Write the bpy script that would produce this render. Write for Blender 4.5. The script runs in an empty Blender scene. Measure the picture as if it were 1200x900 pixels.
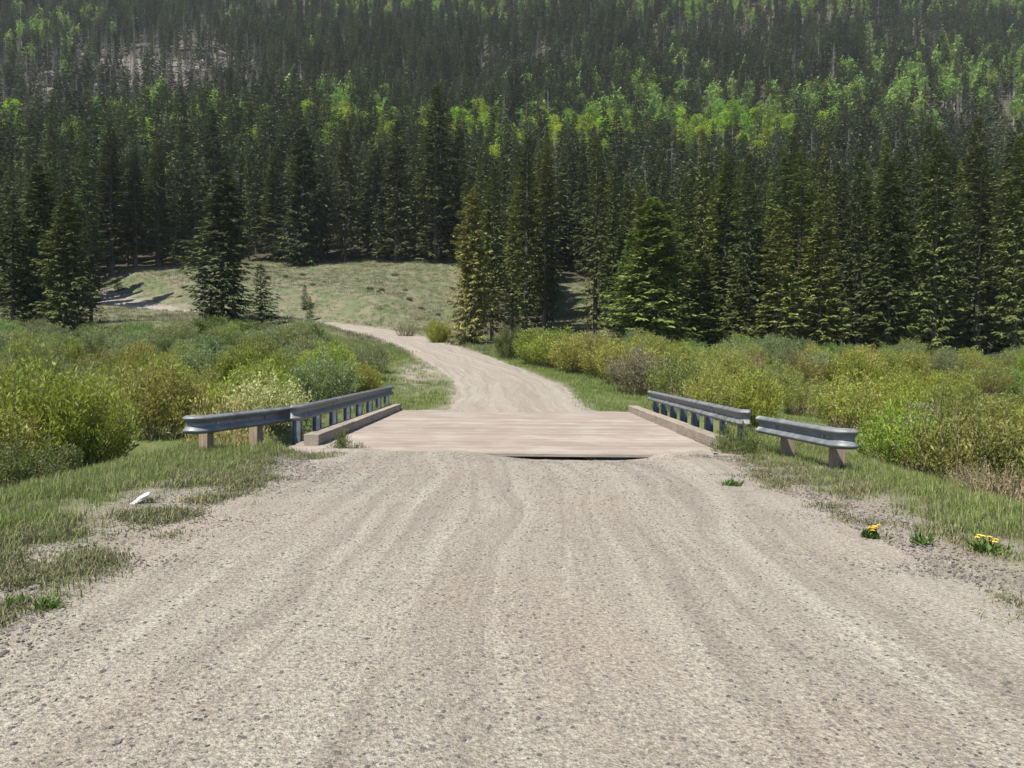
import bpy, math, random
import numpy as np
from mathutils import Matrix, Vector, Euler
R = math.radians
rng = np.random.default_rng(7)
random.seed(7)
scene = bpy.context.scene
COL = scene.collection

# ------------------------------------------------------------------ camera
EYE = 1.6; FPX = 880.0; PITCH = math.atan(26/880); ROLL = R(0.5)
cam_rot = Matrix.Rotation(math.pi/2-PITCH, 3, 'X') @ Matrix.Rotation(ROLL, 3, 'Z')
cd = bpy.data.cameras.new('camera'); cam = bpy.data.objects.new('camera', cd)
cd.sensor_width = 36; cd.lens = 36*FPX/1200; cd.clip_start = 0.05; cd.clip_end = 6000
M4 = cam_rot.to_4x4(); M4.translation = (0, 0, EYE); cam.matrix_world = M4
COL.objects.link(cam); scene.camera = cam
CR = np.array(cam_rot)
def ray(u, v):
    return CR @ np.array([(u-600)/FPX, -(v-450)/FPX, -1.0])
def at(u, v, d):                      # the point on the pixel's ray at distance d along y
    r = ray(u, v); return np.array([0, 0, EYE]) + r*(d/r[1])
def proj(p):
    q = np.asarray(p, float) - np.array([0, 0, EYE]); c = q @ CR
    return 600-FPX*c[..., 0]/c[..., 2], 450+FPX*c[..., 1]/c[..., 2]

# ------------------------------------------------------------------ noise, terrain
def hash2(ix, iy, s):
    n = (ix.astype(np.int64)*374761393 + iy.astype(np.int64)*668265263 + s*1442695041) & 0x7fffffff
    n = ((n ^ (n >> 13))*1274126177) & 0x7fffffff
    return ((n ^ (n >> 16)) & 0xffff)/65535.0
def vnoise(x, y, s=0):
    x = np.asarray(x, float); y = np.asarray(y, float)
    ix = np.floor(x); iy = np.floor(y); fx = x-ix; fy = y-iy
    fx = fx*fx*(3-2*fx); fy = fy*fy*(3-2*fy)
    a = hash2(ix, iy, s); b = hash2(ix+1, iy, s); c = hash2(ix, iy+1, s); d = hash2(ix+1, iy+1, s)
    return (a*(1-fx)+b*fx)*(1-fy)+(c*(1-fx)+d*fx)*fy
def fbm(x, y, s=0, o=4):
    v = 0; a = .5; x = np.asarray(x, float); y = np.asarray(y, float)
    for i in range(o):
        v = v+a*(vnoise(x, y, s+i)-.5)*2; x = x*2.03+11.3; y = y*2.03+5.7; a *= .5
    return v
def sst(a, b, x):
    t = np.clip((np.asarray(x, float)-a)/(b-a), 0, 1); return t*t*(3-2*t)

YK = [-60, 0, 26, 35, 44, 55, 65, 78, 90, 115, 130, 200, 264, 350, 450, 600, 800, 1000, 1300]
ZK = [0, 0, 0.05, .65, 1.25, 2.3, 3.3, 4.6, 6.5, 14.2, 19.4, 46, 75, 125, 190, 292, 430, 560, 720]
_ys = np.arange(-60, 1301, 1.0); _zs = np.interp(_ys, YK, ZK)
_k = np.ones(9)/9; _zp = np.pad(_zs, 4, mode='edge'); _sm = np.convolve(_zp, _k, 'valid')
_w = sst(24, 34, _ys); _zs = _zs*(1-_w)+_sm*_w
# road centre line (x, y)
RC = np.array([(0.1, -12), (0.1, 0), (.1, 12), (.12, 18), (.15, 25), (-.05, 30.6), (-.45, 35.4), (-2.15, 44), (-5.14, 55), (-8.4, 65),
               (-12.6, 75), (-18.5, 82), (-27, 87), (-37, 90.5), (-47, 95), (-56, 101), (-70, 110), (-95, 120)], float)
def catmull(P, n=14):
    out = []
    Q = np.vstack([2*P[0]-P[1], P, 2*P[-1]-P[-2]])
    for i in range(1, len(Q)-2):
        p0, p1, p2, p3 = Q[i-1:i+3]
        for t in np.linspace(0, 1, n, endpoint=False):
            out.append(.5*((2*p1)+(-p0+p2)*t+(2*p0-5*p1+4*p2-p3)*t*t+(-p0+3*p1-3*p2+p3)*t**3))
    out.append(P[-1]); return np.array(out)
RL = catmull(RC)
def road_dist(x, y):
    x = np.asarray(x, float); y = np.asarray(y, float)
    sh = x.shape; px = x.ravel(); py = y.ravel(); best = np.full(px.shape, 1e9)
    m = py < 140
    idx = np.where(m)[0]
    for c in range(0, len(idx), 20000):
        k = idx[c:c+20000]
        dx = px[k][:, None]-RL[None, :, 0]; dy = py[k][:, None]-RL[None, :, 1]
        best[k] = np.sqrt((dx*dx+dy*dy).min(1))
    return best.reshape(sh)
RZ = np.interp(RL[:, 1], _ys, _zs)
def creek_y(x): return 18.2+1.1*np.sin(x*.13+.4)+.5*np.sin(x*.37)
def H(x, y, rd=None):
    x = np.asarray(x, float); y = np.asarray(y, float)
    z = np.interp(y, _ys, _zs)
    f = 1-.35*sst(6, 28, x)*(1-sst(90, 230, y)) + .33*sst(6, 18, -x)*(1-sst(75, 130, y))
    zb = z*f
    # mountain relief
    m = sst(120, 260, y)
    zb = zb + m*(fbm(x/130., y/150., 3, 4)*16 + fbm(x/40., y/40., 9, 3)*3.0)
    zb = zb + sst(28, 60, y)*(1-m)*fbm(x/14., y/14., 21, 3)*.7
    # creek flats beside the embankment
    side = np.where(x < 0, sst(5.3, 8.8, -x), sst(5.2, 8.6, x))
    near = 1-sst(26, 42, y)
    zb = zb + side*near*(-.75 + fbm(x/4., y/4., 31, 3)*.22)
    zb = zb + (1-side)*near*fbm(x/1.5, y/1.5, 33, 3)*.03
    dc = np.abs(y-creek_y(x)); wid = 2.0+1.6*(1-sst(4.2, 7.5, np.abs(x)))
    cd_ = 1-sst(wid*.55, wid*1.25, dc)
    zb = zb*(1-cd_) + cd_*(-1.85)
    ub = (np.abs(x-.1) < 4.0)*sst(12.88, 13.15, y)*(1-sst(23.6, 23.95, y)); zb = np.where(ub > 0, np.minimum(zb, zb*(1-ub)-.75*ub), zb)
    # flatten to the road
    if rd is None: rd = road_dist(x, y)
    w = (1-sst(2.6, 9, rd))*sst(25, 27, y)
    zb = zb*(1-w)+z*w
    return zb
def hz(x, y): return float(H(np.array([x]), np.array([y]))[0])

# ------------------------------------------------------------------ helpers
def mesh_np(name, V, quads=None, tris=None, smooth=False):
    me = bpy.data.meshes.new(name)
    V = np.asarray(V, np.float32).reshape(-1, 3)
    parts = []; sizes = []
    if quads is not None and len(quads): q = np.asarray(quads, np.int32).reshape(-1, 4); parts.append(q.ravel()); sizes.append(np.full(len(q), 4))
    if tris is not None and len(tris): t = np.asarray(tris, np.int32).reshape(-1, 3); parts.append(t.ravel()); sizes.append(np.full(len(t), 3))
    li = np.concatenate(parts); sz = np.concatenate(sizes); st = np.concatenate([[0], np.cumsum(sz)[:-1]])
    me.vertices.add(len(V)); me.vertices.foreach_set('co', V.ravel())
    me.loops.add(len(li)); me.loops.foreach_set('vertex_index', li)
    me.polygons.add(len(sz)); me.polygons.foreach_set('loop_start', st.astype(np.int32))
    me.update(calc_edges=True)
    me.polygons.foreach_set('use_smooth', np.full(len(sz), smooth))
    me.update(); me.validate()
    return me
def obj(name, me, mat=None, parent=None, link=True):
    if mat is not None and not me.materials: me.materials.append(mat)
    o = bpy.data.objects.new(name, me)
    if link: COL.objects.link(o)
    if parent is not None: o.parent = parent
    return o
def tag(o, label=None, cat=None, group=None, kind=None):
    if label: o['label'] = label
    if cat: o['category'] = cat
    if group: o['group'] = group
    if kind: o['kind'] = kind
    return o
def empty(name, loc, rz=0):
    o = bpy.data.objects.new(name, None); o.location = loc; o.rotation_euler = (0, 0, rz); o.empty_display_size = .3
    COL.objects.link(o); return o
class MB:
    def __init__(s): s.V = []; s.Q = []; s.T = []; s.n = 0
    def add(s, v, q=None, t=None):
        v = np.asarray(v, float).reshape(-1, 3); s.V.append(v)
        if q is not None: s.Q.append(np.asarray(q, int).reshape(-1, 4)+s.n)
        if t is not None: s.T.append(np.asarray(t, int).reshape(-1, 3)+s.n)
        s.n += len(v)
    def box(s, c, size, rz=0, jit=0):
        x, y, z = np.array(size)/2
        v = np.array([(-x,-y,-z),(x,-y,-z),(x,y,-z),(-x,y,-z),(-x,-y,z),(x,-y,z),(x,y,z),(-x,y,z)])
        if jit: v = v+rng.uniform(-jit, jit, v.shape)
        ca, sa = math.cos(rz), math.sin(rz)
        v = np.c_[v[:,0]*ca-v[:,1]*sa, v[:,0]*sa+v[:,1]*ca, v[:,2]]+np.array(c)
        s.add(v, [(0,3,2,1),(4,5,6,7),(0,1,5,4),(1,2,6,5),(2,3,7,6),(3,0,4,7)])
    def tube(s, pts, rad, n=5, cap=True):
        pts = np.asarray(pts, float); m = len(pts); rad = np.broadcast_to(rad, (m,))
        a = np.arange(n)*2*math.pi/n; V = []
        for i in range(m):
            d = pts[min(i+1, m-1)]-pts[max(i-1, 0)]; d = d/(np.linalg.norm(d)+1e-9)
            h = np.array([1., 0, 0]) if abs(d[0]) < .8 else np.array([0, 1., 0])
            e1 = np.cross(d, h); e1 /= np.linalg.norm(e1); e2 = np.cross(d, e1)
            V.append(pts[i]+rad[i]*(np.cos(a)[:, None]*e1+np.sin(a)[:, None]*e2))
        q = [(i*n+j, i*n+(j+1) % n, (i+1)*n+(j+1) % n, (i+1)*n+j) for i in range(m-1) for j in range(n)]
        t = [(m*n-n+0, m*n-n+j, m*n-n+j+1) for j in range(1, n-1)] if cap else None
        s.add(np.vstack(V), q, t)
    def leaves(s, P, D, Wd, L, W):
        """diamond leaves: base P, unit direction D, width direction Wd, length L, half width W"""
        n = len(P); L = np.asarray(L)[:, None]; W = np.asarray(W)[:, None]
        mid = P+D*L*.45
        V = np.stack([P, mid+Wd*W, P+D*L, mid-Wd*W], 1).reshape(-1, 3)
        q = np.arange(n*4).reshape(-1, 4); s.add(V, q)
    def mesh(s, name, smooth=False):
        return mesh_np(name, np.vstack(s.V), np.vstack(s.Q) if s.Q else None, np.vstack(s.T) if s.T else None, smooth)
    def build(s, name, mat, parent=None, smooth=False, bevel=0):
        o = obj(name, s.mesh(name, smooth), mat, parent)
        if bevel:
            b = o.modifiers.new('bevel', 'BEVEL'); b.width = bevel; b.segments = 2; b.limit_method = 'ANGLE'
        return o
def unit(a): return a/(np.linalg.norm(a, axis=-1, keepdims=True)+1e-9)

# ------------------------------------------------------------------ materials
def newmat(name):
    m = bpy.data.materials.new(name); m.use_nodes = True; nt = m.node_tree
    for n in list(nt.nodes): nt.nodes.remove(n)
    out = nt.nodes.new('ShaderNodeOutputMaterial'); return m, nt, out
class NT:
    def __init__(s, nt): s.nt = nt
    def n(s, t, **kw):
        d = s.nt.nodes.new(t)
        for k, v in kw.items(): setattr(d, k, v)
        return d
    def l(s, a, b): s.nt.links.new(a, b)
    def val(s, sock, v):
        if isinstance(v, bpy.types.NodeSocket): s.l(v, sock)
        elif isinstance(v, (tuple, list)) and len(v) == 3 and sock.type == 'RGBA': sock.default_value = (*v, 1)
        else: sock.default_value = v
    def noise(s, vec, scale, detail=4, rough=.55, dist=0):
        d = s.n('ShaderNodeTexNoise'); s.l(vec, d.inputs['Vector']); d.inputs['Scale'].default_value = scale
        d.inputs['Detail'].default_value = detail; d.inputs['Roughness'].default_value = rough; d.inputs['Distortion'].default_value = dist
        return d.outputs['Fac']
    def voro(s, vec, scale, feature='F1'):
        d = s.n('ShaderNodeTexVoronoi', feature=feature); s.l(vec, d.inputs['Vector']); d.inputs['Scale'].default_value = scale; return d
    def ramp(s, f, a, b, lo=0., hi=1.):
        d = s.n('ShaderNodeMapRange', interpolation_type='SMOOTHSTEP'); s.l(f, d.inputs[0])
        for i, v in ((1, a), (2, b), (3, lo), (4, hi)): d.inputs[i].default_value = v
        return d.outputs[0]
    def mix(s, f, a, b, mode='MIX'):
        d = s.n('ShaderNodeMix', data_type='RGBA', blend_type=mode)
        s.val(d.inputs[0], f); s.val(d.inputs[6], a); s.val(d.inputs[7], b); return d.outputs[2]
    def math(s, op, a, b=0.):
        d = s.n('ShaderNodeMath', operation=op); s.val(d.inputs[0], a); s.val(d.inputs[1], b); return d.outputs[0]
    def mapping(s, vec, scale):
        d = s.n('ShaderNodeMapping'); s.l(vec, d.inputs[0]); d.inputs['Scale'].default_value = scale; return d.outputs[0]
    def bump(s, h, strength=.5, dist=.02, normal=None):
        d = s.n('ShaderNodeBump'); s.l(h, d.inputs['Height']); d.inputs['Strength'].default_value = strength; d.inputs['Distance'].default_value = dist
        if normal is not None: s.l(normal, d.inputs['Normal'])
        return d.outputs[0]
    def principled(s, out, col, rough=.8, metal=0., normal=None, spec=.3):
        d = s.n('ShaderNodeBsdfPrincipled'); s.val(d.inputs['Base Color'], col); s.val(d.inputs['Roughness'], rough)
        s.val(d.inputs['Metallic'], metal); d.inputs['Specular IOR Level'].default_value = spec
        if normal is not None: s.l(normal, d.inputs['Normal'])
        s.l(d.outputs[0], out.inputs['Surface']); return d
    def objco(s): return s.n('ShaderNodeTexCoord').outputs['Object']
    def pos(s): return s.n('ShaderNodeNewGeometry').outputs['Position']
    def attr(s, name): return s.n('ShaderNodeAttribute', attribute_name=name)

def leafmat(name, base=None, hue_b=(.16, .14, .03), amt=.45, trans=.35, vary=.35, rough=.6, spec=.25):
    """foliage: own object colour (or base), each leaf and each plant a little different, some light passing through"""
    m, nt, out = newmat(name); k = NT(nt)
    oi = k.n('ShaderNodeObjectInfo'); geo = k.n('ShaderNodeNewGeometry')
    col = oi.outputs['Color'] if base is None else base
    rnd = geo.outputs['Random Per Island']
    c2 = k.mix(k.math('MULTIPLY', rnd, amt), col, hue_b)
    hsv = k.n('ShaderNodeHueSaturation'); k.l(c2, hsv.inputs['Color'])
    v1 = k.math('MULTIPLY_ADD', oi.outputs['Random'], vary); nt.nodes[-1].inputs[2].default_value = 1-vary/2
    r2 = k.math('FRACT', k.math('MULTIPLY', rnd, 17.31))
    v2 = k.math('MULTIPLY_ADD', r2, .7); nt.nodes[-1].inputs[2].default_value = .65
    k.l(k.math('MULTIPLY', v1, v2), hsv.inputs['Value'])
    h = k.math('MULTIPLY_ADD', k.math('FRACT', k.math('MULTIPLY', oi.outputs['Random'], 7.7)), .03); nt.nodes[-1].inputs[2].default_value = .485
    k.l(h, hsv.inputs['Hue'])
    p = k.n('ShaderNodeBsdfPrincipled'); k.l(hsv.outputs[0], p.inputs['Base Color']); p.inputs['Roughness'].default_value = rough
    p.inputs['Specular IOR Level'].default_value = spec
    if trans > 0:
        t = k.n('ShaderNodeBsdfTranslucent'); k.l(hsv.outputs[0], t.inputs['Color'])
        mx = k.n('ShaderNodeMixShader'); mx.inputs[0].default_value = trans
        k.l(p.outputs[0], mx.inputs[1]); k.l(t.outputs[0], mx.inputs[2]); k.l(mx.outputs[0], out.inputs['Surface'])
    else: k.l(p.outputs[0], out.inputs['Surface'])
    return m
def barkmat(name, a, b, scale=6.):
    m, nt, out = newmat(name); k = NT(nt); o = k.objco()
    f = k.noise(k.mapping(o, (1, 1, .25)), scale, 5)
    c = k.mix(k.ramp(f, .35, .65), a, b); k.principled(out, c, .9, normal=k.bump(f, .6, .03)); return m

MAT = {}
MAT['spruce'] = leafmat('spruce_needles', None, (.15, .165, .05), .6, .18, .55, .7, .12)
MAT['spruce_far'] = leafmat('spruce_needles_far', (.068, .09, .038), (.15, .16, .065), .55, .12, .9, .75, .1)
MAT['aspen'] = leafmat('aspen_leaves', None, (.26, .36, .03), .35, .42, .3, .5, .3)
MAT['willow'] = leafmat('willow_leaves', None, (.30, .29, .06), .4, .42, .35, .5, .35)
MAT['grass'] = leafmat('grass_blades', (.115, .19, .035), (.28, .26, .10), .55, .35, .35, .55, .25)
MAT['meadow_grass'] = leafmat('meadow_grass_blades', (.115, .14, .06), (.23, .19, .115), .65, .3, .4, .6, .2)
MAT['spruce_bark'] = barkmat('spruce_bark', (.05, .04, .033), (.10, .085, .072))
MAT['dead_wood'] = barkmat('dead_wood', (.12, .11, .10), (.21, .195, .175))
MAT['aspen_bark'] = barkmat('aspen_bark', (.52, .5, .42), (.3, .29, .24), 3)
MAT['willow_stem'] = barkmat('willow_stem', (.17, .12, .075), (.28, .22, .12), 8)

def gravel_colour(k, st, pos):
    """dusty crushed stone with worn streaks that run along the road; returns colour, height"""
    s1 = k.noise(k.mapping(st, (2.9, .10, 1)), 1.0, 5, .6, .9)
    s2 = k.noise(k.mapping(st, (4.6, .20, 1)), 1.0, 4, .6, 1.2)
    big = k.noise(pos, .35, 3)
    fine = k.noise(pos, 38, 6, .72)
    vor = k.voro(pos, 48); vor2 = k.voro(pos, 110)
    c = k.mix(k.ramp(s1, .3, .7), (.25, .215, .17), (.362, .324, .258))
    c = k.mix(k.ramp(s2, .52, .72, 0, .38), c, (.43, .395, .318))
    c = k.mix(k.ramp(big, .45, .66, 0, .45), c, (.31, .245, .19))
    g = k.mix(k.ramp(fine, .3, .72), (.52, .52, .53), (1.35, 1.34, 1.32))
    c = k.mix(1., c, g, 'MULTIPLY')
    sat = k.n('ShaderNodeHueSaturation'); k.l(vor.outputs['Color'], sat.inputs['Color']); sat.inputs['Saturation'].default_value = .1
    c = k.mix(k.ramp(vor.outputs['Distance'], .22, .45, .45, 0.), c, k.mix(1., c, k.mix(.6, (1.75, 1.7, 1.62), sat.outputs[0]), 'MULTIPLY'))
    c = k.mix(k.ramp(vor2.outputs['Distance'], .35, .75, 0, .35), c, (.1, .088, .075))
    h = k.math('ADD', k.math('MULTIPLY', vor.outputs['Distance'], -.6), k.math('MULTIPLY', fine, .9))
    h = k.math('ADD', h, k.math('MULTIPLY', vor2.outputs['Distance'], -.4))
    return c, h
def make_road_mat():
    m, nt, out = newmat('road_gravel'); k = NT(nt)
    st = k.attr('st').outputs['Vector']; pos = k.pos()
    c, h = gravel_colour(k, st, pos)
    k.principled(out, c, .95, normal=k.bump(h, .8, .018), spec=.15); return m
MAT['road'] = make_road_mat()
def make_ground_mat():
    m, nt, out = newmat('ground_soil_and_turf'); k = NT(nt); pos = k.pos()
    a = k.n('ShaderNodeSeparateColor'); k.l(k.attr('mask_a').outputs['Color'], a.inputs[0])
    b = k.n('ShaderNodeSeparateColor'); k.l(k.attr('mask_b').outputs['Color'], b.inputs[0])
    f1 = k.noise(pos, .45, 5); f2 = k.noise(pos, 5, 6, .7); f3 = k.noise(pos, 30, 4, .7)
    turf = k.mix(k.ramp(f1, .35, .65), (.07, .095, .028), (.12, .13, .05))
    turf = k.mix(k.ramp(f2, .5, .7, 0, .6), turf, (.16, .135, .08))
    mead = k.mix(k.ramp(f1, .35, .65), (.095, .115, .055), (.165, .145, .095))
    mead = k.mix(k.ramp(k.noise(pos, 1.6, 6, .7), .48, .7, 0, .7), mead, (.075, .095, .04))
    fors = k.mix(k.ramp(f2, .35, .65), (.04, .036, .024), (.085, .07, .045))
    fors = k.mix(k.ramp(f1, .5, .68, 0, .5), fors, (.06, .075, .03))
    vs = k.voro(pos, .55)
    scr = k.mix(k.ramp(f2, .3, .7), (.085, .075, .062), (.21, .175, .15))
    scr = k.mix(k.ramp(vs.outputs['Distance'], .5, .9, 0, .6), scr, (.08, .085, .05))
    soil = k.mix(k.ramp(f2, .3, .7), (.055, .043, .03), (.12, .095, .065))
    gc, gh = gravel_colour(k, pos, pos)
    c = k.mix(a.outputs[1], turf, mead)
    c = k.mix(b.outputs[0], c, fors); c = k.mix(b.outputs[1], c, scr); c = k.mix(b.outputs[2], c, soil)
    gm = k.ramp(k.math('ADD', a.outputs[0], k.math('MULTIPLY_ADD', f3, .5)), .45, .75)
    nt.nodes[-2]  # keep
    c = k.mix(a.outputs[0], c, gc)
    h = k.math('ADD', k.math('MULTIPLY', f2, 1.2), k.math('MULTIPLY', gh, .6))
    k.principled(out, c, .95, normal=k.bump(h, .8, .03), spec=.1); return m
MAT['ground'] = make_ground_mat()
def make_wood(name, a, b, c3, along='x', dist=.4, gscale=2.2, glo=.45, ghi=.7):
    m, nt, out = newmat(name); k = NT(nt); o = k.objco()
    sc = (.6, 9, 9) if along == 'x' else ((9, .6, 9) if along == 'y' else (9, 9, .6))
    f = k.noise(k.mapping(o, sc), 4, 6, .65, dist); g = k.noise(o, gscale, 6, .65)
    oi = k.n('ShaderNodeNewGeometry').outputs['Random Per Island']
    c = k.mix(k.ramp(f, .32, .68), a, b); c = k.mix(k.ramp(g, glo, ghi, 0, .5), c, c3)
    sh = k.mix(oi, (.82, .82, .82), (1.12, 1.1, 1.08)); c = k.mix(1., c, sh, 'MULTIPLY')
    k.principled(out, c, .88, normal=k.bump(f, .6, .012), spec=.2); return m
MAT['deck'] = make_wood('dusty_deck_timber', (.215, .175, .142), (.285, .237, .193), (.335, .298, .245), 'x', 0., .8, .44, .62)
MAT['curb'] = make_wood('weathered_curb_timber', (.165, .138, .108), (.29, .245, .19), (.34, .285, .22), 'y')
MAT['post_wood'] = make_wood('treated_post_timber', (.19, .135, .09), (.32, .25, .175), (.27, .2, .145), 'z')
MAT['stringer'] = make_wood('dark_bridge_timber', (.05, .04, .03), (.1, .08, .06), (.08, .07, .055), 'y')
def make_steel(name, a, b, metal, rough):
    m, nt, out = newmat(name); k = NT(nt); o = k.objco()
    f = k.noise(o, 5, 5, .6); g = k.noise(k.mapping(o, (1, .3, 6)), 3, 4)
    c = k.mix(k.ramp(f, .35, .65), a, b)
    c = k.mix(k.ramp(g, .56, .72, 0, .6), c, (.16, .135, .11)); w_ = k.noise(o, 28, 3); c = k.mix(k.ramp(w_, .6, .7, 0, .35), c, (.3, .3, .29))
    k.principled(out, c, k.ramp(f, .3, .7, rough-.08, rough+.12), metal, normal=k.bump(f, .12, .01), spec=.5); return m
MAT['rail'] = make_steel('grey_blue_rail_steel', (.112, .12, .118), (.178, .184, .18), .2, .52)
MAT['post_steel'] = make_steel('dark_post_steel', (.075, .09, .105), (.14, .16, .175), .3, .5)
MAT['bolt'] = make_steel('bolt_steel', (.25, .25, .25), (.36, .35, .33), .7, .45)
def make_rock(name, a, b):
    m, nt, out = newmat(name); k = NT(nt); o = k.objco()
    f = k.noise(o, 2.5, 7, .65); v = k.voro(o, 3.)
    c = k.mix(k.ramp(f, .33, .67), a, b); c = k.mix(k.ramp(v.outputs['Distance'], .5, .8, 0, .4), c, (.12, .1, .085))
    oi = k.n('ShaderNodeObjectInfo').outputs['Random']
    c = k.mix(1., c, k.mix(oi, (.72, .72, .74), (1.2, 1.18, 1.15)), 'MULTIPLY')
    k.principled(out, c, .9, normal=k.bump(f, .8, .05), spec=.2); return m
MAT['rock'] = make_rock('hillside_rock', (.15, .125, .11), (.29, .245, .215))
MAT['white_rock'] = make_rock('pale_stone', (.62, .6, .56), (.75, .73, .69))
MAT['pebble'] = make_rock('road_pebble', (.22, .195, .165), (.48, .44, .37))
MAT['pebble_dark'] = make_rock('road_pebble_dark', (.13, .115, .10), (.27, .24, .205))
def make_water():
    m, nt, out = newmat('creek_water'); k = NT(nt)
    f = k.noise(k.pos(), 4, 3)
    d = k.principled(out, (.03, .032, .022), .06, normal=k.bump(f, .15, .03), spec=.5); return m
MAT['water'] = make_water()
def plain(name, col, rough=.7):
    m, nt, out = newmat(name); k = NT(nt); f = k.noise(k.objco(), 12, 3)
    c = k.mix(k.ramp(f, .3, .7), tuple(x*.8 for x in col), tuple(min(1, x*1.15) for x in col)); k.principled(out, c, rough); return m
MAT['petal'] = plain('yellow_petals', (.8, .58, .03))
MAT['petal_orange'] = plain('orange_petals', (.82, .53, .04))

# ------------------------------------------------------------------ ground sheet
def spaced(lo, hi, f0, growth, cmax):
    out = [0.]; s = f0
    while out[-1] < hi: out.append(out[-1]+s); s = min(s*growth, cmax) if out[-1] > lo else s
    return np.array(out)
xp = spaced(10, 760, .22, 1.035, 14); xs = np.concatenate([-xp[:0:-1], xp])
yp = spaced(28, 830, .22, 1.022, 12); ys = np.concatenate([-spaced(2, 40, .4, 1.15, 5)[:0:-1], yp])
GX, GY = np.meshgrid(xs, ys)
RD = road_dist(GX, GY); GZ = H(GX, GY, RD)
# worn patch in front of the deck edge
nearpatch = lambda x, y: .115*np.exp(-((x-1.05)/1.45)**4)*np.exp(-((y-12.7)/.7)**2)
GZ = GZ - nearpatch(GX, GY) - .03*(1-sst(2.4, 4.4, RD))
V = np.stack([GX, GY, GZ], -1).reshape(-1, 3)
ny, nx = GX.shape
ii = (np.arange(ny-1)[:, None]*nx+np.arange(nx-1)[None, :]).ravel()
gm = mesh_np('ground', V, np.stack([ii, ii+1, ii+1+nx, ii+nx], 1), smooth=True)
def scree_mask(x, y):
    u, v = proj(np.stack([x, y, H(x, y)], -1))
    n = fbm(x/25., y/25., 71, 3)
    a = np.exp(-(((u-190)/190)**2+((v-95)/50)**2))
    b = np.exp(-(((u-245)/45)**2+((v-78)/28)**2))*1.5
    c = np.exp(-(((u-1060)/90)**2+((v-72)/26)**2))
    mm = np.maximum(np.maximum(a*1.15, b*1.3), c)
    return np.clip(sst(.4, .9, mm*(.9+n*.9+1.1*fbm(x/9., y/9., 73, 3))), 0, 1)*sst(200, 230, y)
# front line of the forest as a function of picture column
FU = [-400, -20, 110, 130, 235, 300, 540, 552, 640, 652, 700, 718, 760, 900, 1200, 1600]
FD = [78, 78, 86, 112, 121, 124, 124, 72, 76, 116, 112, 66, 62, 60, 60, 60]
def front(x, y):
    u = 600+FPX*np.asarray(x)/np.maximum(np.asarray(y), 1); return np.interp(u, FU, FD)
def wpath_grass(x, y):
    """0..1 how grassy the road shoulder is"""
    n = fbm(x/.55, y/.55, 41, 4); n2 = fbm(x/2.2, y/2.2, 45, 2)
    left = sst(3.3, 5.1, -x+n*.95+n2*.6+.35*sst(9, 11.5, y)); right = sst(3.4, 5.0, x+n*.9+n2*.5)
    g = np.where(x < 0, left, right)
    far = sst(1.9, 3.0, road_dist(x, y)+n*.5)
    w = sst(23, 25, y)
    return g*(1-w)+far*w
fx, fy, fz = GX.ravel(), GY.ravel(), GZ.ravel()
frd = RD.ravel()
gr = np.zeros_like(fx); sel = (fy < 140)
gr[sel] = 1-wpath_grass(fx[sel], fy[sel])
gr *= (frd < 7)
ffr = front(fx, fy)
forest = sst(-3, 6, fy-ffr)*sst(40, 50, fy)
meadow = sst(52, 80, fy)*(1-forest)
scree = np.zeros_like(fx); s2 = fy > 195; scree[s2] = scree_mask(fx[s2], fy[s2])
soil = (1-sst(-1.3, -.85, fz))*(fy < 40)
# bare dirt bank left of the far road
bank = np.exp(-((fx+4.9-(fy-40)*-.12)/1.5)**2)*np.exp(-((fy-40)/8.5)**2)*(fx < 0)
gr = np.maximum(gr, np.clip(bank*1.5+fbm(fx/1.2, fy/1.2, 77, 3)*.4-.25, 0, .9)*(bank > .12))
for nm, arr in (('mask_a', (gr, meadow, 0*gr)), ('mask_b', (forest, scree, soil))):
    at_ = gm.attributes.new(nm, 'FLOAT_COLOR', 'POINT')
    at_.data.foreach_set('color', np.stack([arr[0], arr[1], arr[2], np.ones_like(gr)], 1).astype(np.float32).ravel())
ground = tag(obj('ground', gm, MAT['ground']), kind='structure')

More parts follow.
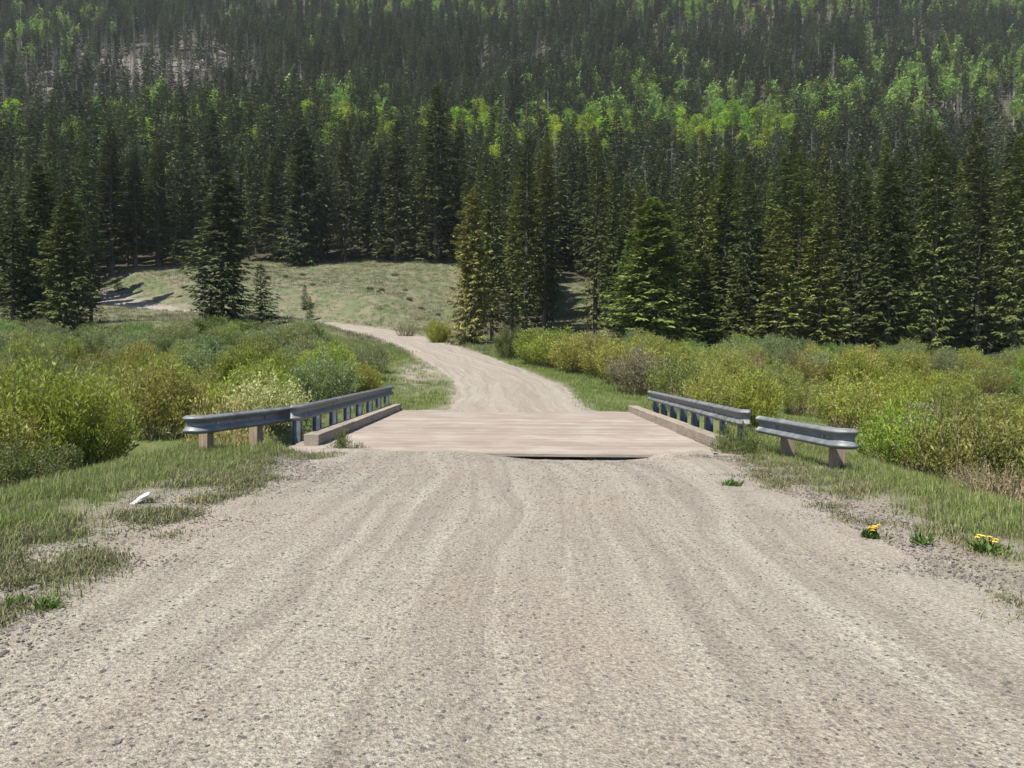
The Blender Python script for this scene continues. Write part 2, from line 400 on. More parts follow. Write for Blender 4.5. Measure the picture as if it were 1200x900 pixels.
# ------------------------------------------------------------------ road sheets
def relief(off, s, e):
    return (fbm(off*1.5, s*.12, 61, 3)*.022*np.where(e, .3, 1)+fbm(off*5, s*2.2, 65, 3)*.008*np.where(e, .5, 1))
def road_sheet(name, line, half_l, half_r, across, jag, hfun=0):
    n = len(line); tan = np.gradient(line, axis=0); tan /= np.linalg.norm(tan, axis=1)[:, None]
    nor = np.c_[tan[:, 1], -tan[:, 0]]
    s = np.concatenate([[0], np.cumsum(np.linalg.norm(np.diff(line, axis=0), axis=1))])
    t = np.linspace(-1, 1, across)
    hl = half_l+fbm(s/.7, s*0+3, 51, 4)*jag; hr = half_r+fbm(s/.7, s*0+9, 52, 4)*jag
    off = np.where(t[None, :] < 0, t[None, :]*hl[:, None], t[None, :]*hr[:, None])
    X = line[:, 0:1]+nor[:, 0:1]*off; Y = line[:, 1:2]+nor[:, 1:2]*off
    Z = H(X, Y)+.012
    Z = Z - nearpatch(X, Y) - .03*(np.abs(t[None, :])**8)*1.2
    ov = (Y > 12.86) & (Y < 20); Z = np.where(ov, spill(X, Y), Z)
    ov2 = (Y > 20) & (Y < 24.6); Z = np.where(ov2, np.interp(Y+.35*fbm(X/.8, X*0, 87, 3), [22.4, 23.3, 24.2, 24.6], [-.01, .018, .045, .05]), Z)
    ov = ov | ov2
    Z = Z+relief(off, np.broadcast_to(s[:, None], off.shape), ov)*(1-np.abs(t[None, :])**4)
    V = np.stack([X, Y, Z], -1).reshape(-1, 3); m = across
    ii = (np.arange(n-1)[:, None]*m+np.arange(m-1)[None, :]).ravel()
    me = mesh_np(name, V, np.stack([ii, ii+1, ii+1+m, ii+m], 1), smooth=True)
    a = me.attributes.new('st', 'FLOAT_VECTOR', 'POINT')
    a.data.foreach_set('vector', np.stack([off+fbm(off*.5, np.broadcast_to(s[:, None], off.shape)*.24, 5, 3)*.6, np.broadcast_to(s[:, None], off.shape), off*0], -1).astype(np.float32).ravel())
    return tag(obj(name, me, MAT['road']), kind='structure')
def spill(x, y):
    e = 13.05+.55*fbm(x/.9, x*0+2.2, 83, 4)+.5*sst(2.2, 3.4, np.abs(x-.3)) - 1.1*np.exp(-((x-.95)/1.25)**6)
    d_ = e-y; return .024+np.where(d_ > 0, np.minimum(d_*.06, .03), np.maximum(d_*.5, -.4))
yl = np.arange(-11, 14.3, .09)
wid = np.where(yl < 3, 3.5+(3-yl)*.9, 3.5)
road_sheet('road', np.c_[np.full(len(yl), .1), yl], np.minimum(wid, 9)-.1, np.minimum(wid, 9)+.1, 120, .55)
m = RL[:, 1] >= 22.3
far = np.vstack([[(.15, 22.2)], RL[m]])
sd = np.concatenate([[0], np.cumsum(np.linalg.norm(np.diff(far, axis=0), axis=1))])
sq = np.concatenate([np.arange(0, 60, .3), np.arange(60, sd[-1], 1.0)])
far = np.c_[np.interp(sq, sd, far[:, 0]), np.interp(sq, sd, far[:, 1])]
tw_ = np.interp(sq, [0, 30, 50, 70, 95], [1, 1, .86, .6, .3])
road_sheet('road', far, 2.3*tw_, 2.45*tw_, 40, .22)
# creek
cx = np.arange(-60, 60.1, .8); cy = creek_y(cx); t = np.linspace(-2.6, 2.6, 9)
X = np.repeat(cx[:, None], 9, 1); Y = cy[:, None]+t[None, :]*(1+.7*(1-sst(4.2, 7.5, np.abs(X)))); Z = np.full_like(X, -1.42)
ii = (np.arange(len(cx)-1)[:, None]*9+np.arange(8)[None, :]).ravel()
tag(obj('creek_water', mesh_np('creek_water', np.stack([X, Y, Z], -1), np.stack([ii, ii+9, ii+10, ii+1], 1)), MAT['water']), kind='structure')

# ------------------------------------------------------------------ bridge
B0, B1 = 12.9, 24.0; CXB = .1
br = empty('timber_bridge', (CXB, (B0+B1)/2, 0)); L0 = (B0+B1)/2
tag(br, 'low timber road bridge with dusty plank deck and side curbs', 'bridge')
d = MB(); yy = B0-L0
while yy < B1-L0-.05:
    w = .245
    nseg = 1
    d.box((rng.uniform(-.03, .03), yy+w/2, -.008+rng.uniform(-.004, .004)), (8.3+rng.uniform(-.05, .05), w-.014, .056), rng.uniform(-.0015, .0015))
    yy += w
d.build('deck', MAT['deck'], br, bevel=.006)
for s in (-1, 1):
    c = MB(); seg = [(13.85, 17.0), (17.02, 20.5), (20.52, 24.15)]
    for a, b in seg: c.box((s*3.8, (a+b)/2-L0, .122), (.28, b-a, .2), 0, .008)
    c.build('curb', MAT['curb'], br, bevel=.012)
    sc = MB()
    for a in np.arange(13.9, 24, 1.9): sc.box((s*3.8, a-L0, .024), (.3, .32, .012))
for x in np.linspace(-3.9, 3.9, 7):
    st = MB(); st.box((x, .05, -.265), (.22, B1-B0-.6, .45)); st.build('stringer', MAT['stringer'], br, bevel=.01)
for y in (B0+.42, B1-.42):
    ab = MB(); ab.box((0, y-L0, -1.2), (8.6, .2, 1.2)); ab.build('abutment', MAT['stringer'], br, bevel=.02)

# ------------------------------------------------------------------ guardrails
WP = np.array([(.004, .156), (.03, .150), (.066, .128), (.081, .113), (.083, .100), (.078, .088), (.022, .045), (.008, .030), (0, .012),
               (0, -.012), (.008, -.030), (.022, -.045), (.078, -.088), (.083, -.100), (.081, -.113), (.066, -.128), (.03, -.150), (.004, -.156)])
def wbeam(path, side, zc):
    """corrugated beam along path (x, y) with its ridges towards side; both skins"""
    path = np.asarray(path, float); n = len(path)
    t = np.gradient(path, axis=0); t /= np.linalg.norm(t, axis=1)[:, None]; nr = np.c_[t[:, 1], -t[:, 0]]*side
    mb = MB(); k = len(WP); zc = np.broadcast_to(zc, (n,))
    def skin(off):
        return np.stack([np.c_[path[i, 0]+nr[i, 0]*(WP[:, 0]+off), path[i, 1]+nr[i, 1]*(WP[:, 0]+off), zc[i]+WP[:, 1]*(1 if off >= 0 else .985)] for i in range(n)]).reshape(-1, 3)
    q = np.array([(i*k+j, (i+1)*k+j, (i+1)*k+j+1, i*k+j+1) for i in range(n-1) for j in range(k-1)])
    a = skin(.0); b = skin(-.007); V = np.vstack([a, b]); N = len(a)
    Q = [q, q[:, ::-1]+N]
    for i in (0, n-1): Q.append(np.array([(i*k+j, i*k+j+1, N+i*k+j+1, N+i*k+j) for j in range(k-1)]))
    for j in (0, k-1): Q.append(np.array([(i*k+j, (i+1)*k+j, N+(i+1)*k+j, N+i*k+j) for i in range(n-1)]))
    mb.add(V, np.vstack(Q)); return mb
def arc_end(p, d, side, r=.22, n=7, turn=1.9):
    """extend a path from p in direction d, curling away"""
    out = []; a = 0; q = np.array(p, float); d = np.array(d, float)
    for i in range(n):
        da = turn/n; c, s_ = math.cos(da*side), math.sin(da*side); d = np.array([d[0]*c-d[1]*s_, d[0]*s_+d[1]*c]); q = q+d*r*da; out.append(q.copy())
    return out
def hpost(c, h, zb, rz):
    mb = MB(); z = zb+h/2
    f = lambda x, y: (c[0]+x*math.cos(rz)-y*math.sin(rz), c[1]+x*math.sin(rz)+y*math.cos(rz), z)
    mb.box(f(-.078, 0), (.012, .15, h), rz); mb.box(f(.078, 0), (.012, .15, h), rz); mb.box(f(0, 0), (.144, .009, h), rz); return mb
def guardrail(label, x, y0, y1, s, zc0, zc1, npost):
    e = empty('guardrail', (x, (y0+y1)/2, 0)); ox, oy = x, (y0+y1)/2
    tag(e, label, 'guardrail', 'steel guardrails along the bridge')
    ys_ = np.linspace(y0, y1, 24)-oy
    zc = np.interp(ys_, [y0-oy, y1-oy], [zc0, zc1])
    bx = np.c_[np.full(24, -s*.11), ys_]; curl = np.array(arc_end(bx[0], (0, -1), s, .16, 7, 1.35)[::-1])
    wbeam(np.vstack([curl, bx]), -s, np.r_[np.full(7, zc0), zc]).build('rail_beam', MAT['rail'], e, smooth=True)
    for i in range(npost):
        py = np.interp(i, [0, npost-1], [y0+.3, y1-.25])-oy; z1 = np.interp(py, [y0-oy, y1-oy], [zc0, zc1])+.09
        pp = hpost((0.03*s, py), z1+.42, -.42, 0).build('post', MAT['post_steel'], e)
        bb = MB(); bb.tube([(-s*.118, py, z1-.13), (-s*.150, py, z1-.13)], .017, 8); bb.build('bolt', MAT['bolt'], pp)
    for yj in (oy-2.6, oy+1.3):
        lap = wbeam(np.c_[np.full(6, -s*.11), np.linspace(yj-.16, yj+.16, 6)-oy], -s, np.interp(yj-oy, [y0-oy, y1-oy], [zc0, zc1]))
        for v in lap.V: v[:, 0] += -s*.006
        lap.build('splice_plate', MAT['rail'], e, smooth=True)
        for dz in (-.09, .09):
            for dy in (-.1, .1):
                b2 = MB(); b2.tube([(-s*.19, yj-oy+dy, .64+dz), (-s*.206, yj-oy+dy, .64+dz)], .013, 8)
    return e
guardrail('long grey blue guardrail on steel posts along the left bridge curb', -4.15, 14.3, 25.2, -1, .60, .62, 8)
guardrail('long grey blue guardrail on steel posts along the right bridge curb', 4.38, 14.0, 23.2, 1, .60, .60, 8)
def approach(label, a, b, s, za, zb, posts):
    a = np.array(a, float); b = np.array(b, float); dvec = (b-a)/np.linalg.norm(b-a)
    o = (a+b)/2; e = empty('guardrail', (o[0], o[1], 0)); tag(e, label, 'guardrail', 'flared guardrail ends before the bridge')
    body = [a+(b-a)*t for t in np.linspace(0, 1, 10)]
    curl = arc_end(a, -dvec, -1 if s < 0 else 1, .2, 8, 1.7)[::-1]
    path = np.array(curl+body)-o
    zc = np.interp(np.r_[np.zeros(len(curl)), np.linspace(0, 1, 10)], [0, 1], [za, zb])
    wbeam(path, 1 if s < 0 else -1, zc).build('rail_beam', MAT['rail'], e, smooth=True)
    nrm = np.array([dvec[1], -dvec[0]])*(1 if s < 0 else -1)
    rz = math.atan2(dvec[1], dvec[0])
    for t in posts:
        c = a+(b-a)*t-o; z1 = za+(zb-za)*t
        pc = c-nrm*.22; g = hz(*(pc+o))
        p = MB(); p.box((pc[0], pc[1], (z1+.10+g-.4)/2), (.16, .19, z1+.10-g+.4), rz); po = p.build('post', MAT['post_wood'], e, bevel=.012)
        k = MB(); kc = c-nrm*.066; k.box((kc[0], kc[1], z1-.005), (.14, .125, .30), rz); k.build('blockout', MAT['post_wood'], e, bevel=.01)
        q = MB(); q.tube([np.r_[c+nrm*.004, z1], np.r_[c+nrm*.03, z1]], .018, 8); q.build('bolt', MAT['bolt'], po)
    return e
approach('short dark grey guardrail end on two brown wooden posts left of the bridge', (-5.14, 12.6), (-4.28, 14.9), -1, .505, .545, (.10, .62))
approach('short pale grey guardrail end on two brown wooden posts right of the bridge', (4.78, 11.15), (4.45, 13.45), 1, .51, .52, (.10, .74))

# wooden stake at the far left end of the rail
p = at(455.5, 452, 25.6)
sk = MB(); g = hz(p[0], p[1]); sk.box((0, 0, .42), (.05, .03, 1.05), .3); sk.box((0, 0, .96), (.052, .032, .06), .3)
o = sk.build('marker_stake', MAT['curb'], None, bevel=.004); o.location = (p[0], p[1], g); o.rotation_euler = (.04, .05, 0)
tag(o, 'thin weathered wooden stake standing at the far end of left guardrail', 'stake')

# ------------------------------------------------------------------ plant generators
def spruce_mesh(seed, h, Rb, z0, nb, ntw, cl, cw, gap=.2, top_pow=.8, dead=0):
    r = np.random.default_rng(seed); crown = MB(); trunk = MB()
    lean = r.uniform(-.012, .012, 2)
    zz = np.linspace(-.5, h, 9); rad = .012*h*(1-np.clip(zz, 0, h)/h*.96)+.006
    trunk.tube(np.c_[lean[0]*zz, lean[1]*zz, zz], rad, 7)
    lump = r.uniform(0, 6.28, 3)
    P = []; D = []; W = []; Ls = []; Ws = []
    for i in range(nb):
        t = (i+r.uniform(0, 1))/nb
        if r.uniform() < gap*(1-t)*.6: continue
        z = z0+(h-z0)*t**.92
        az = i*2.39996+r.uniform(-.5, .5)
        prof = (1-t)**top_pow*min(1, .62+t*2.6)
        L = Rb*prof*(r.uniform(.45, 1.05) if r.uniform() < .8 else r.uniform(1., 1.35))*(1+.22*math.sin(az*1+lump[0]+z*.6)+.12*math.sin(2*az+lump[1]+z*1.3))+.10+.02*h*(1-t)*.3
        L *= .88+.2*math.sin(z*6.28/(.06*h)+2.2*math.sin(az+lump[2])+lump[1]*t*3)
        L = max(L, .12)
        e0 = -.42+.62*t+r.uniform(-.12, .12); e1 = .26*(1-t)
        ca, sa = math.cos(az), math.sin(az)
        n = max(3, int(ntw*(.35+.65*min(1, L/(Rb*.8)))))
        s = .12+.88*r.uniform(0, 1, n)**.65
        s[0] = .82
        base = np.c_[lean[0]*z+L*s*ca, lean[1]*z+L*s*sa, z+L*(e0*s+e1*s*s)]
        side = np.where(np.arange(n) % 2 == 0, 1., -1.); ang = side*r.uniform(.2, 1.15, n); ang[0] = 0
        hd = np.c_[np.cos(az+ang), np.sin(az+ang), e0*.8+r.uniform(-.55, .12, n)]
        hd = unit(hd)
        wd = unit(np.cross(hd, np.c_[r.uniform(-.5, .5, n), r.uniform(-.5, .5, n), np.ones(n)]))
        ln = cl*(.5+.75*(1-s)*min(1, L/1.2)+r.uniform(0, .4, n))*(.5+.5*min(1, L/1.0))
        P.append(base); D.append(hd); W.append(wd); Ls.append(ln); Ws.append(cw*r.uniform(.6, 1.3, n)*(.5+.5*min(1, L)))
    n = max(6, nb//14); zt = h-r.uniform(0, .08, n)*h; az = r.uniform(0, 6.28, n)
    P.append(np.c_[lean[0]*zt, lean[1]*zt, zt]); hd = unit(np.c_[np.cos(az)*.5, np.sin(az)*.5, np.ones(n)]); D.append(hd)
    W.append(unit(np.cross(hd, r.normal(size=(n, 3))))); Ls.append(np.full(n, cl*.6)); Ws.append(np.full(n, cw*.6))
    crown.leaves(np.vstack(P), np.vstack(D), np.vstack(W), np.concatenate(Ls), np.concatenate(Ws))
    return trunk.mesh('trunk'), crown.mesh('crown')
def snag_mesh(seed, h):
    r = np.random.default_rng(seed); tr = MB(); cr = MB()
    zz = np.linspace(-.5, h, 7); tr.tube(np.c_[zz*r.uniform(-.02, .02), zz*r.uniform(-.02, .02), zz], .011*h*(1-np.clip(zz, 0, h)/h*.95)+.008, 6)
    for i in range(110):
        z = h*r.uniform(.12, .98); az = r.uniform(0, 6.28); L = (1-z/h)*h*.13*r.uniform(.4, 1.2)+.2
        pts = [(0, 0, z), (L*.5*math.cos(az), L*.5*math.sin(az), z-.05*L), (L*math.cos(az), L*math.sin(az), z-.3*L)]
        cr.tube(pts, [.04, .025, .012], 3)
    return tr.mesh('trunk'), cr.mesh('crown')
def aspen_mesh(seed, h, Rb, nclump, nleaf, ls):
    r = np.random.default_rng(seed); tr = MB(); cr = MB()
    b = r.uniform(-.03, .03, 2); zz = np.linspace(-.5, h*.93, 8)
    tr.tube(np.c_[b[0]*zz+.1*np.sin(zz*.5), b[1]*zz, zz], .010*h*(1-np.clip(zz, 0, h)/h*.9)+.01, 7)
    P = []; 
    for i in range(nclump):
        t = r.uniform(0, 1); z = h*(.36+.62*t); prof = math.sin(math.pi*min(1, (.12+.86*t)))**.7
        az = r.uniform(0, 6.28); rr = Rb*prof*math.sqrt(r.uniform(.05, 1))
        c = np.array([b[0]*z+rr*math.cos(az), b[1]*z+rr*math.sin(az), z])
        if i % 2 == 0: tr.tube([(b[0]*z*.8, b[1]*z*.8, z-.9), c*np.array([.5, .5, 1])-np.array([0, 0, .4]), c], [.05, .03, .012], 4)
        P.append(c+r.normal(size=(nleaf, 3))*np.array([.45, .45, .36])*(Rb/1.6))
    P = np.vstack(P); n = len(P); D = unit(r.normal(size=(n, 3))+np.array([0, 0, -.2])); W = unit(np.cross(D, r.normal(size=(n, 3))))
    L = ls*r.uniform(.7, 1.3, n); cr.leaves(P, D, W, L, L*.45)
    return tr.mesh('trunk'), cr.mesh('crown')
def willow_mesh(seed, h, Rb, nst, nleaf, ls, lw, bare=.3, tight=.5):
    r = np.random.default_rng(seed); st = MB(); fo = MB(); P = []; D = []
    for i in range(nst):
        az = r.uniform(0, 6.28); rb = Rb*.38*math.sqrt(r.uniform()); sp = Rb*math.sqrt(r.uniform(.0, 1)); hh = h*r.uniform(.62, 1.05)*(1-.38*(sp/Rb)**2)
        az2 = az+r.uniform(-.5, .5); q = np.linspace(0, 1, 5)
        x = rb*math.cos(az)*(1-q)+sp*math.cos(az2)*q**.8; y = rb*math.sin(az)*(1-q)+sp*math.sin(az2)*q**.8
        x = x+np.r_[0, r.uniform(-.05, .05, 4)]*h*.5; y = y+np.r_[0, r.uniform(-.05, .05, 4)]*h*.5
        z = hh*(q**.92); pts = np.c_[x, y, z-.08]
        st.tube(pts, np.array([.014, .011, .008, .006, .003])*(h/2.)**.5, 3, False)
        m = nleaf; s = bare+(1-bare)*r.uniform(0, 1, m)**.8
        p = np.c_[np.interp(s, q, pts[:, 0]), np.interp(s, q, pts[:, 1]), np.interp(s, q, pts[:, 2])]
        tw = r.normal(size=(m, 3))*np.array([1, 1, .6])*(.11*h*tight)*(1.15-.6*s)[:, None]
        P.append(p+tw); dd = unit(tw+r.normal(size=(m, 3))*.05*h*tight)+np.array([0, 0, 1.15]); D.append(unit(dd+r.normal(size=(m, 3))*.35))
    P = np.vstack(P); D = np.vstack(D); n = len(P); P[:, 2] = np.maximum(P[:, 2], .02)
    W = unit(np.cross(D, r.normal(size=(n, 3)))); L = ls*r.uniform(.65, 1.35, n)
    fo.leaves(P, D, W, L, lw*r.uniform(.7, 1.3, n))
    return st.mesh('stems'), fo.mesh('foliage')

PH = {}                                                       # prototypes: lists of (mesh a, mesh b, height, radius)
PH['full'] = [(*spruce_mesh(100+i, 14, 3.0, .35, 620, 24, .58, .085, .08, .62), 14, 3.0) for i in range(3)]
PH['mid'] = [(*spruce_mesh(200+i, 18, 2.35, .6+i*.25, 480, 19, .58, .085, .25, .75), 18, 2.35) for i in range(5)]
PH['slim'] = [(*spruce_mesh(300+i, 20, 1.65, .9+i*.35, 440, 15, .55, .085, .4, .62), 20, 1.65) for i in range(6)]
PH['small'] = [(*spruce_mesh(400+i, 4, 1.0, .1, 260, 18, .34, .045, .1, .8), 4, 1.0) for i in range(2)]
PH['snag'] = [(*snag_mesh(500+i, 15), 15, 1.5) for i in range(3)]
PH['aspen'] = [(*aspen_mesh(600+i, 13, 1.9, 46, 34, .34), 13, 1.9) for i in range(5)]
PH['willow'] = [(*willow_mesh(700+i, 2.2, 1.25, 60, 130, .115, .016, .2), 2.2, 1.25) for i in range(5)]
PH['round'] = [(*willow_mesh(720+i, 1.8, 1.25, 80, 150, .10, .017, .1, .6), 1.8, 1.25) for i in range(3)]
PH['wispy'] = [(*willow_mesh(740+i, 2.0, 1.15, 75, 80, .10, .014, .35, .4), 2.0, 1.15) for i in range(4)]
PH['big'] = [(*willow_mesh(760+i, 3.0, 1.5, 90, 150, .115, .014, .18, .4), 3.0, 1.5) for i in range(3)]
PH['twiggy'] = [(*willow_mesh(780+i, 1.5, 1.0, 110, 12, .06, .010, .5, .4), 1.5, 1.0) for i in range(2)]
PH['bloom'] = [(*willow_mesh(790+i, 2.0, 1.3, 60, 80, .085, .020, .2), 2.0, 1.3) for i in range(2)]
for k_, mats in (('full', ('spruce_bark', 'spruce')), ('mid', ('spruce_bark', 'spruce')), ('slim', ('spruce_bark', 'spruce')), ('small', ('spruce_bark', 'spruce')),
                 ('snag', ('dead_wood', 'dead_wood')), ('aspen', ('aspen_bark', 'aspen'))) + tuple((w, ('willow_stem', 'willow')) for w in ('willow', 'round', 'wispy', 'big', 'twiggy', 'bloom')):
    for e in PH[k_]:
        for q in (0, 1):
            if not e[q].materials: e[q].materials.append(MAT[mats[q]])
PARTS = {**{w: ('stems', 'foliage') for w in ('willow', 'round', 'wispy', 'big', 'twiggy', 'bloom')}}
def plant(name, kind, x, y, h, wid, colour, label, cat, group=None, z=None, var=None):
    """one plant: an Empty at its foot with the two parts of its kind as children"""
    vs = PH[kind]; e = vs[rng.integers(len(vs)) if var is None else var % len(vs)]
    o = empty(name, (x, y, (hz(x, y) if z is None else z)-.03), rng.uniform(0, 6.28)); tag(o, label, cat, group)
    sz = h/e[2]; sx = (wid/2)/e[3] if wid else sz*rng.uniform(.88, 1.15)
    pn = PARTS.get(kind, ('trunk', 'crown'))
    for q in (0, 1):
        c = obj(pn[q], e[q], None, o); c.scale = (sx, sx, sz)
        c.color = (*[ch*rng.uniform(.9, 1.1) for ch in colour], 1)
    return o

# ------------------------------------------------------------------ named spruces
SP = (.075, .095, .032); SPL = (.15, .168, .046); SPB = (.06, .08, .038)
def tree_px(kind, u, vt, d, w, label, group=None, col=SP, name='spruce_tree', cat='tree', var=None):
    p = at(u, vt, d); g = hz(p[0], d); h = p[2]-g
    plant(name, kind, p[0], d, h, (w*d/FPX if w else None), col, label, cat, group, g, var); placed.append((p[0], d, 1.6))
placed = []
G1 = 'spruces standing alone before the forest'
tree_px('full', 260, 200, 70, 96, 'broad dark spruce standing alone on the grass left of the road', G1, SPB, var=0)
tree_px('small', 306, 310, 66, 42, 'small young spruce right beside the broad lone spruce', G1, SPB, var=0)
tree_px('full', 46, 193, 64, 80, 'tallest dark spruce of the clump at the far left', G1, SPB, var=1)
tree_px('mid', 14, 228, 61, 56, 'dark spruce at the left edge of the left clump', G1, SPB, var=2)
tree_px('full', 76, 226, 59, 72, 'pointed spruce on the right side of the left clump', G1, SP, var=2)
tree_px('slim', 106, 250, 66, 30, 'thin ragged spruce with bare lower trunk beside the left clump', G1, SPB)
tree_px('full', 553, 222, 62, 62, 'spruce standing at the right roadside just before the bend', G1, SPL, var=1)
tree_px('mid', 578, 196, 67, 48, 'tall spruce directly behind the roadside spruce at the bend', G1, SP, var=3)
tree_px('mid', 602, 232, 66, 40, 'spruce with low boughs just right of the roadside spruces', G1, SPL, var=4)
tree_px('slim', 618, 160, 74, 40, 'tall narrow spruce rising behind the roadside trio', G1, SP, var=2)
tree_px('slim', 640, 186, 78, 38, 'narrow spruce left of the bright meadow gap', G1, SP, var=4)
tree_px('slim', 700, 158, 74, 42, 'tall narrow spruce right of the bright meadow gap', G1, SP, var=1)
tree_px('full', 768, 232, 56, 112, 'broad olive spruce standing just behind the yellow roadside willows', G1, SPL, var=1)
tree_px('full', 742, 268, 59, 70, 'spruce touching the left flank of the broad olive spruce', G1, SPL, var=2)
tree_px('mid', 822, 292, 57, 60, 'shorter spruce at the right flank of the broad olive spruce', G1, SP, var=0)
tree_px('mid', 912, 246, 57, 66, 'bright tipped conical spruce in the front rank above the willows', G1, SPL, var=1)
tree_px('mid', 963, 226, 57, 66, 'tall bright tipped spruce next to the shorter conical one', G1, SPL, var=3)
tree_px('mid', 868, 300, 60, 46, 'small shaded spruce between the olive and the conical spruces', G1, SP, var=2)
tree_px('mid', 1045, 190, 60, 70, 'tall spruce with pale drooping boughs in the right front rank', G1, SP, var=4)
tree_px('mid', 1100, 150, 59, 72, 'tallest spruce of the right front rank with shaggy pale boughs', G1, SP, var=0)
tree_px('slim', 1150, 170, 60, 54, 'slim spruce second from the right edge of the view', G1, SPB, var=0)
tree_px('mid', 1195, 160, 58, 64, 'shaggy spruce cut by the right edge of the view', G1, SP, var=2)
tree_px('slim', 1010, 175, 63, 46, 'slim dark spruce squeezed between bright tipped spruces', G1, SPB, var=3)
G2 = 'spruces in the front rank beyond the meadow'
for (u, vt, d, w, lab, kd, v_) in ((512, 100, 124, 62, 'tallest spruce of the rank behind the meadow crest', 'mid', 0), (465, 142, 125, 48, 'dark spruce left of the tallest at the meadow crest', 'mid', 2),
        (355, 148, 122, 66, 'broad very dark spruce at the top of the meadow', 'full', 0), (405, 152, 126, 46, 'straight dark spruce just right of the broad dark one', 'mid', 3),
        (322, 172, 127, 42, 'slender spruce behind the lone broad spruce', 'slim', 1), (438, 175, 128, 40, 'shorter spruce in the gap of the meadow rank', 'slim', 3),
        (250, 126, 130, 46, 'tall spruce peeking over the lone broad spruce', 'mid', 4), (214, 146, 124, 44, 'dark spruce above the left meadow edge', 'mid', 1),
        (184, 168, 118, 40, 'narrow spruce at the left end of the meadow', 'slim', 2), (130, 150, 110, 44, 'tall spruce with thin crown right of the left clump', 'slim', 4),
        (98, 164, 92, 46, 'tall dark spruce behind the left clump', 'mid', 2), (158, 178, 114, 40, 'ragged spruce over the pale road strip', 'slim', 5), (540, 150, 126, 44, 'dark spruce partly hidden behind the roadside spruces', 'mid', 3)):
    tree_px(kd, u, vt, d, w, lab, G2, SPB if u < 480 else SP, var=v_)
for (u, vt, d, w, lab) in ((357, 334, 92, 13, 'tiny young spruce alone on the open meadow'), (363, 347, 88, 12, 'squat baby spruce just below the tiny meadow spruce'), (138, 322, 104, 13, 'tiny spruce at the left meadow edge')):
    tree_px('small', u, vt, d, w, lab, 'young spruces on the meadow', SPB, 'young_spruce')
# the rest of the forest edge: random, as thick as the picture shows
def scatter(n, sampler, mind, keep):
    pts = list(keep); cell = {}
    def key(x, y): return (int(x//4), int(y//4))
    for p in pts: cell.setdefault(key(p[0], p[1]), []).append(p)
    out = []
    for _ in range(n):
        x, y = sampler(); k0 = key(x, y); ok = True
        for a in (-1, 0, 1):
            for b in (-1, 0, 1):
                for p in cell.get((k0[0]+a, k0[1]+b), ()):
                    if (p[0]-x)**2+(p[1]-y)**2 < mind(x, y)**2: ok = False; break
                if not ok: break
            if not ok: break
        if ok: q = (x, y); cell.setdefault(k0, []).append(q); out.append(q)
    return out
def sample_forest():
    while True:
        y = 62+(175-62)*random.random()**.75; u = random.uniform(-150, 1350); x = (u-600)/FPX*y
        if y > np.interp(u, FU, FD)+random.uniform(0, 3): return x, y
cand = scatter(9000, sample_forest, lambda x, y: 2.3+.9*vnoise(np.array(x/9.), np.array(y/9.), 5), placed)
cand = np.array(cand); hh = 10+14*rng.random(len(cand))**.75
hh *= np.where(cand[:, 0] < 0, 1.02, .98)
# keep the aspen band and the view over the crest clear: trees behind stay lower
cz = H(cand[:, 0], cand[:, 1]); cu, cvb = proj(np.stack([cand[:, 0], cand[:, 1], cz], -1)); _, cvt = proj(np.stack([cand[:, 0], cand[:, 1], cz+hh], -1))
lim = np.interp(cu, [0, 150, 300, 450, 560, 700, 850, 1000, 1200], [190, 178, 190, 196, 190, 195, 195, 170, 115])+rng.normal(0, 22, len(cand))
over = np.clip(lim-cvt, 0, 400); hh2 = np.maximum(hh-over*cand[:, 1]/FPX, 7.0)
gap_ok = ~((cu > 648) & (cu < 698) & (cand[:, 1] < 118)) & ~((cu > 515) & (cu < 600) & (cand[:, 1] < 100))
order = np.argsort(-hh2/cand[:, 1])
infr = (cu > -60) & (cu < 1260) & gap_ok
nind = 0; forest_pts = []
for i in order:
    if not gap_ok[i]: continue
    x, y = cand[i]
    if infr[i] and nind < 235:
        left = cu[i] < 545
        kd = 'slim' if rng.random() < .6 else 'mid'
        if rng.random() < .05 and y > 100:
            plant('dead_tree', 'snag', x, y, hh2[i]*.9, None, (.3, .3, .3), 'grey dead standing conifer without needles among the green spruces', 'dead tree', 'grey snags in the forest', cz[i])
        else:
            if left: lb, gp = 'dark spruce in the rear rows of the forest behind the left meadow', 'spruces of the forest left of the bend'
            elif y < 80: lb, gp = 'spruce in the front rows of the forest right of the road', 'spruces in the front rows of the right forest'
            else: lb, gp = 'spruce in the middle rows of the forest right of the road', 'spruces in the middle rows of the right forest'
            plant('spruce_tree', kd, x, y, hh2[i], hh2[i]*rng.uniform(.15, .24), (SP, SPB, SPL)[rng.integers(3)] if not left else SPB, lb, 'tree', gp, cz[i])
        nind += 1
    else: forest_pts.append((x, y, cz[i], hh2[i]))

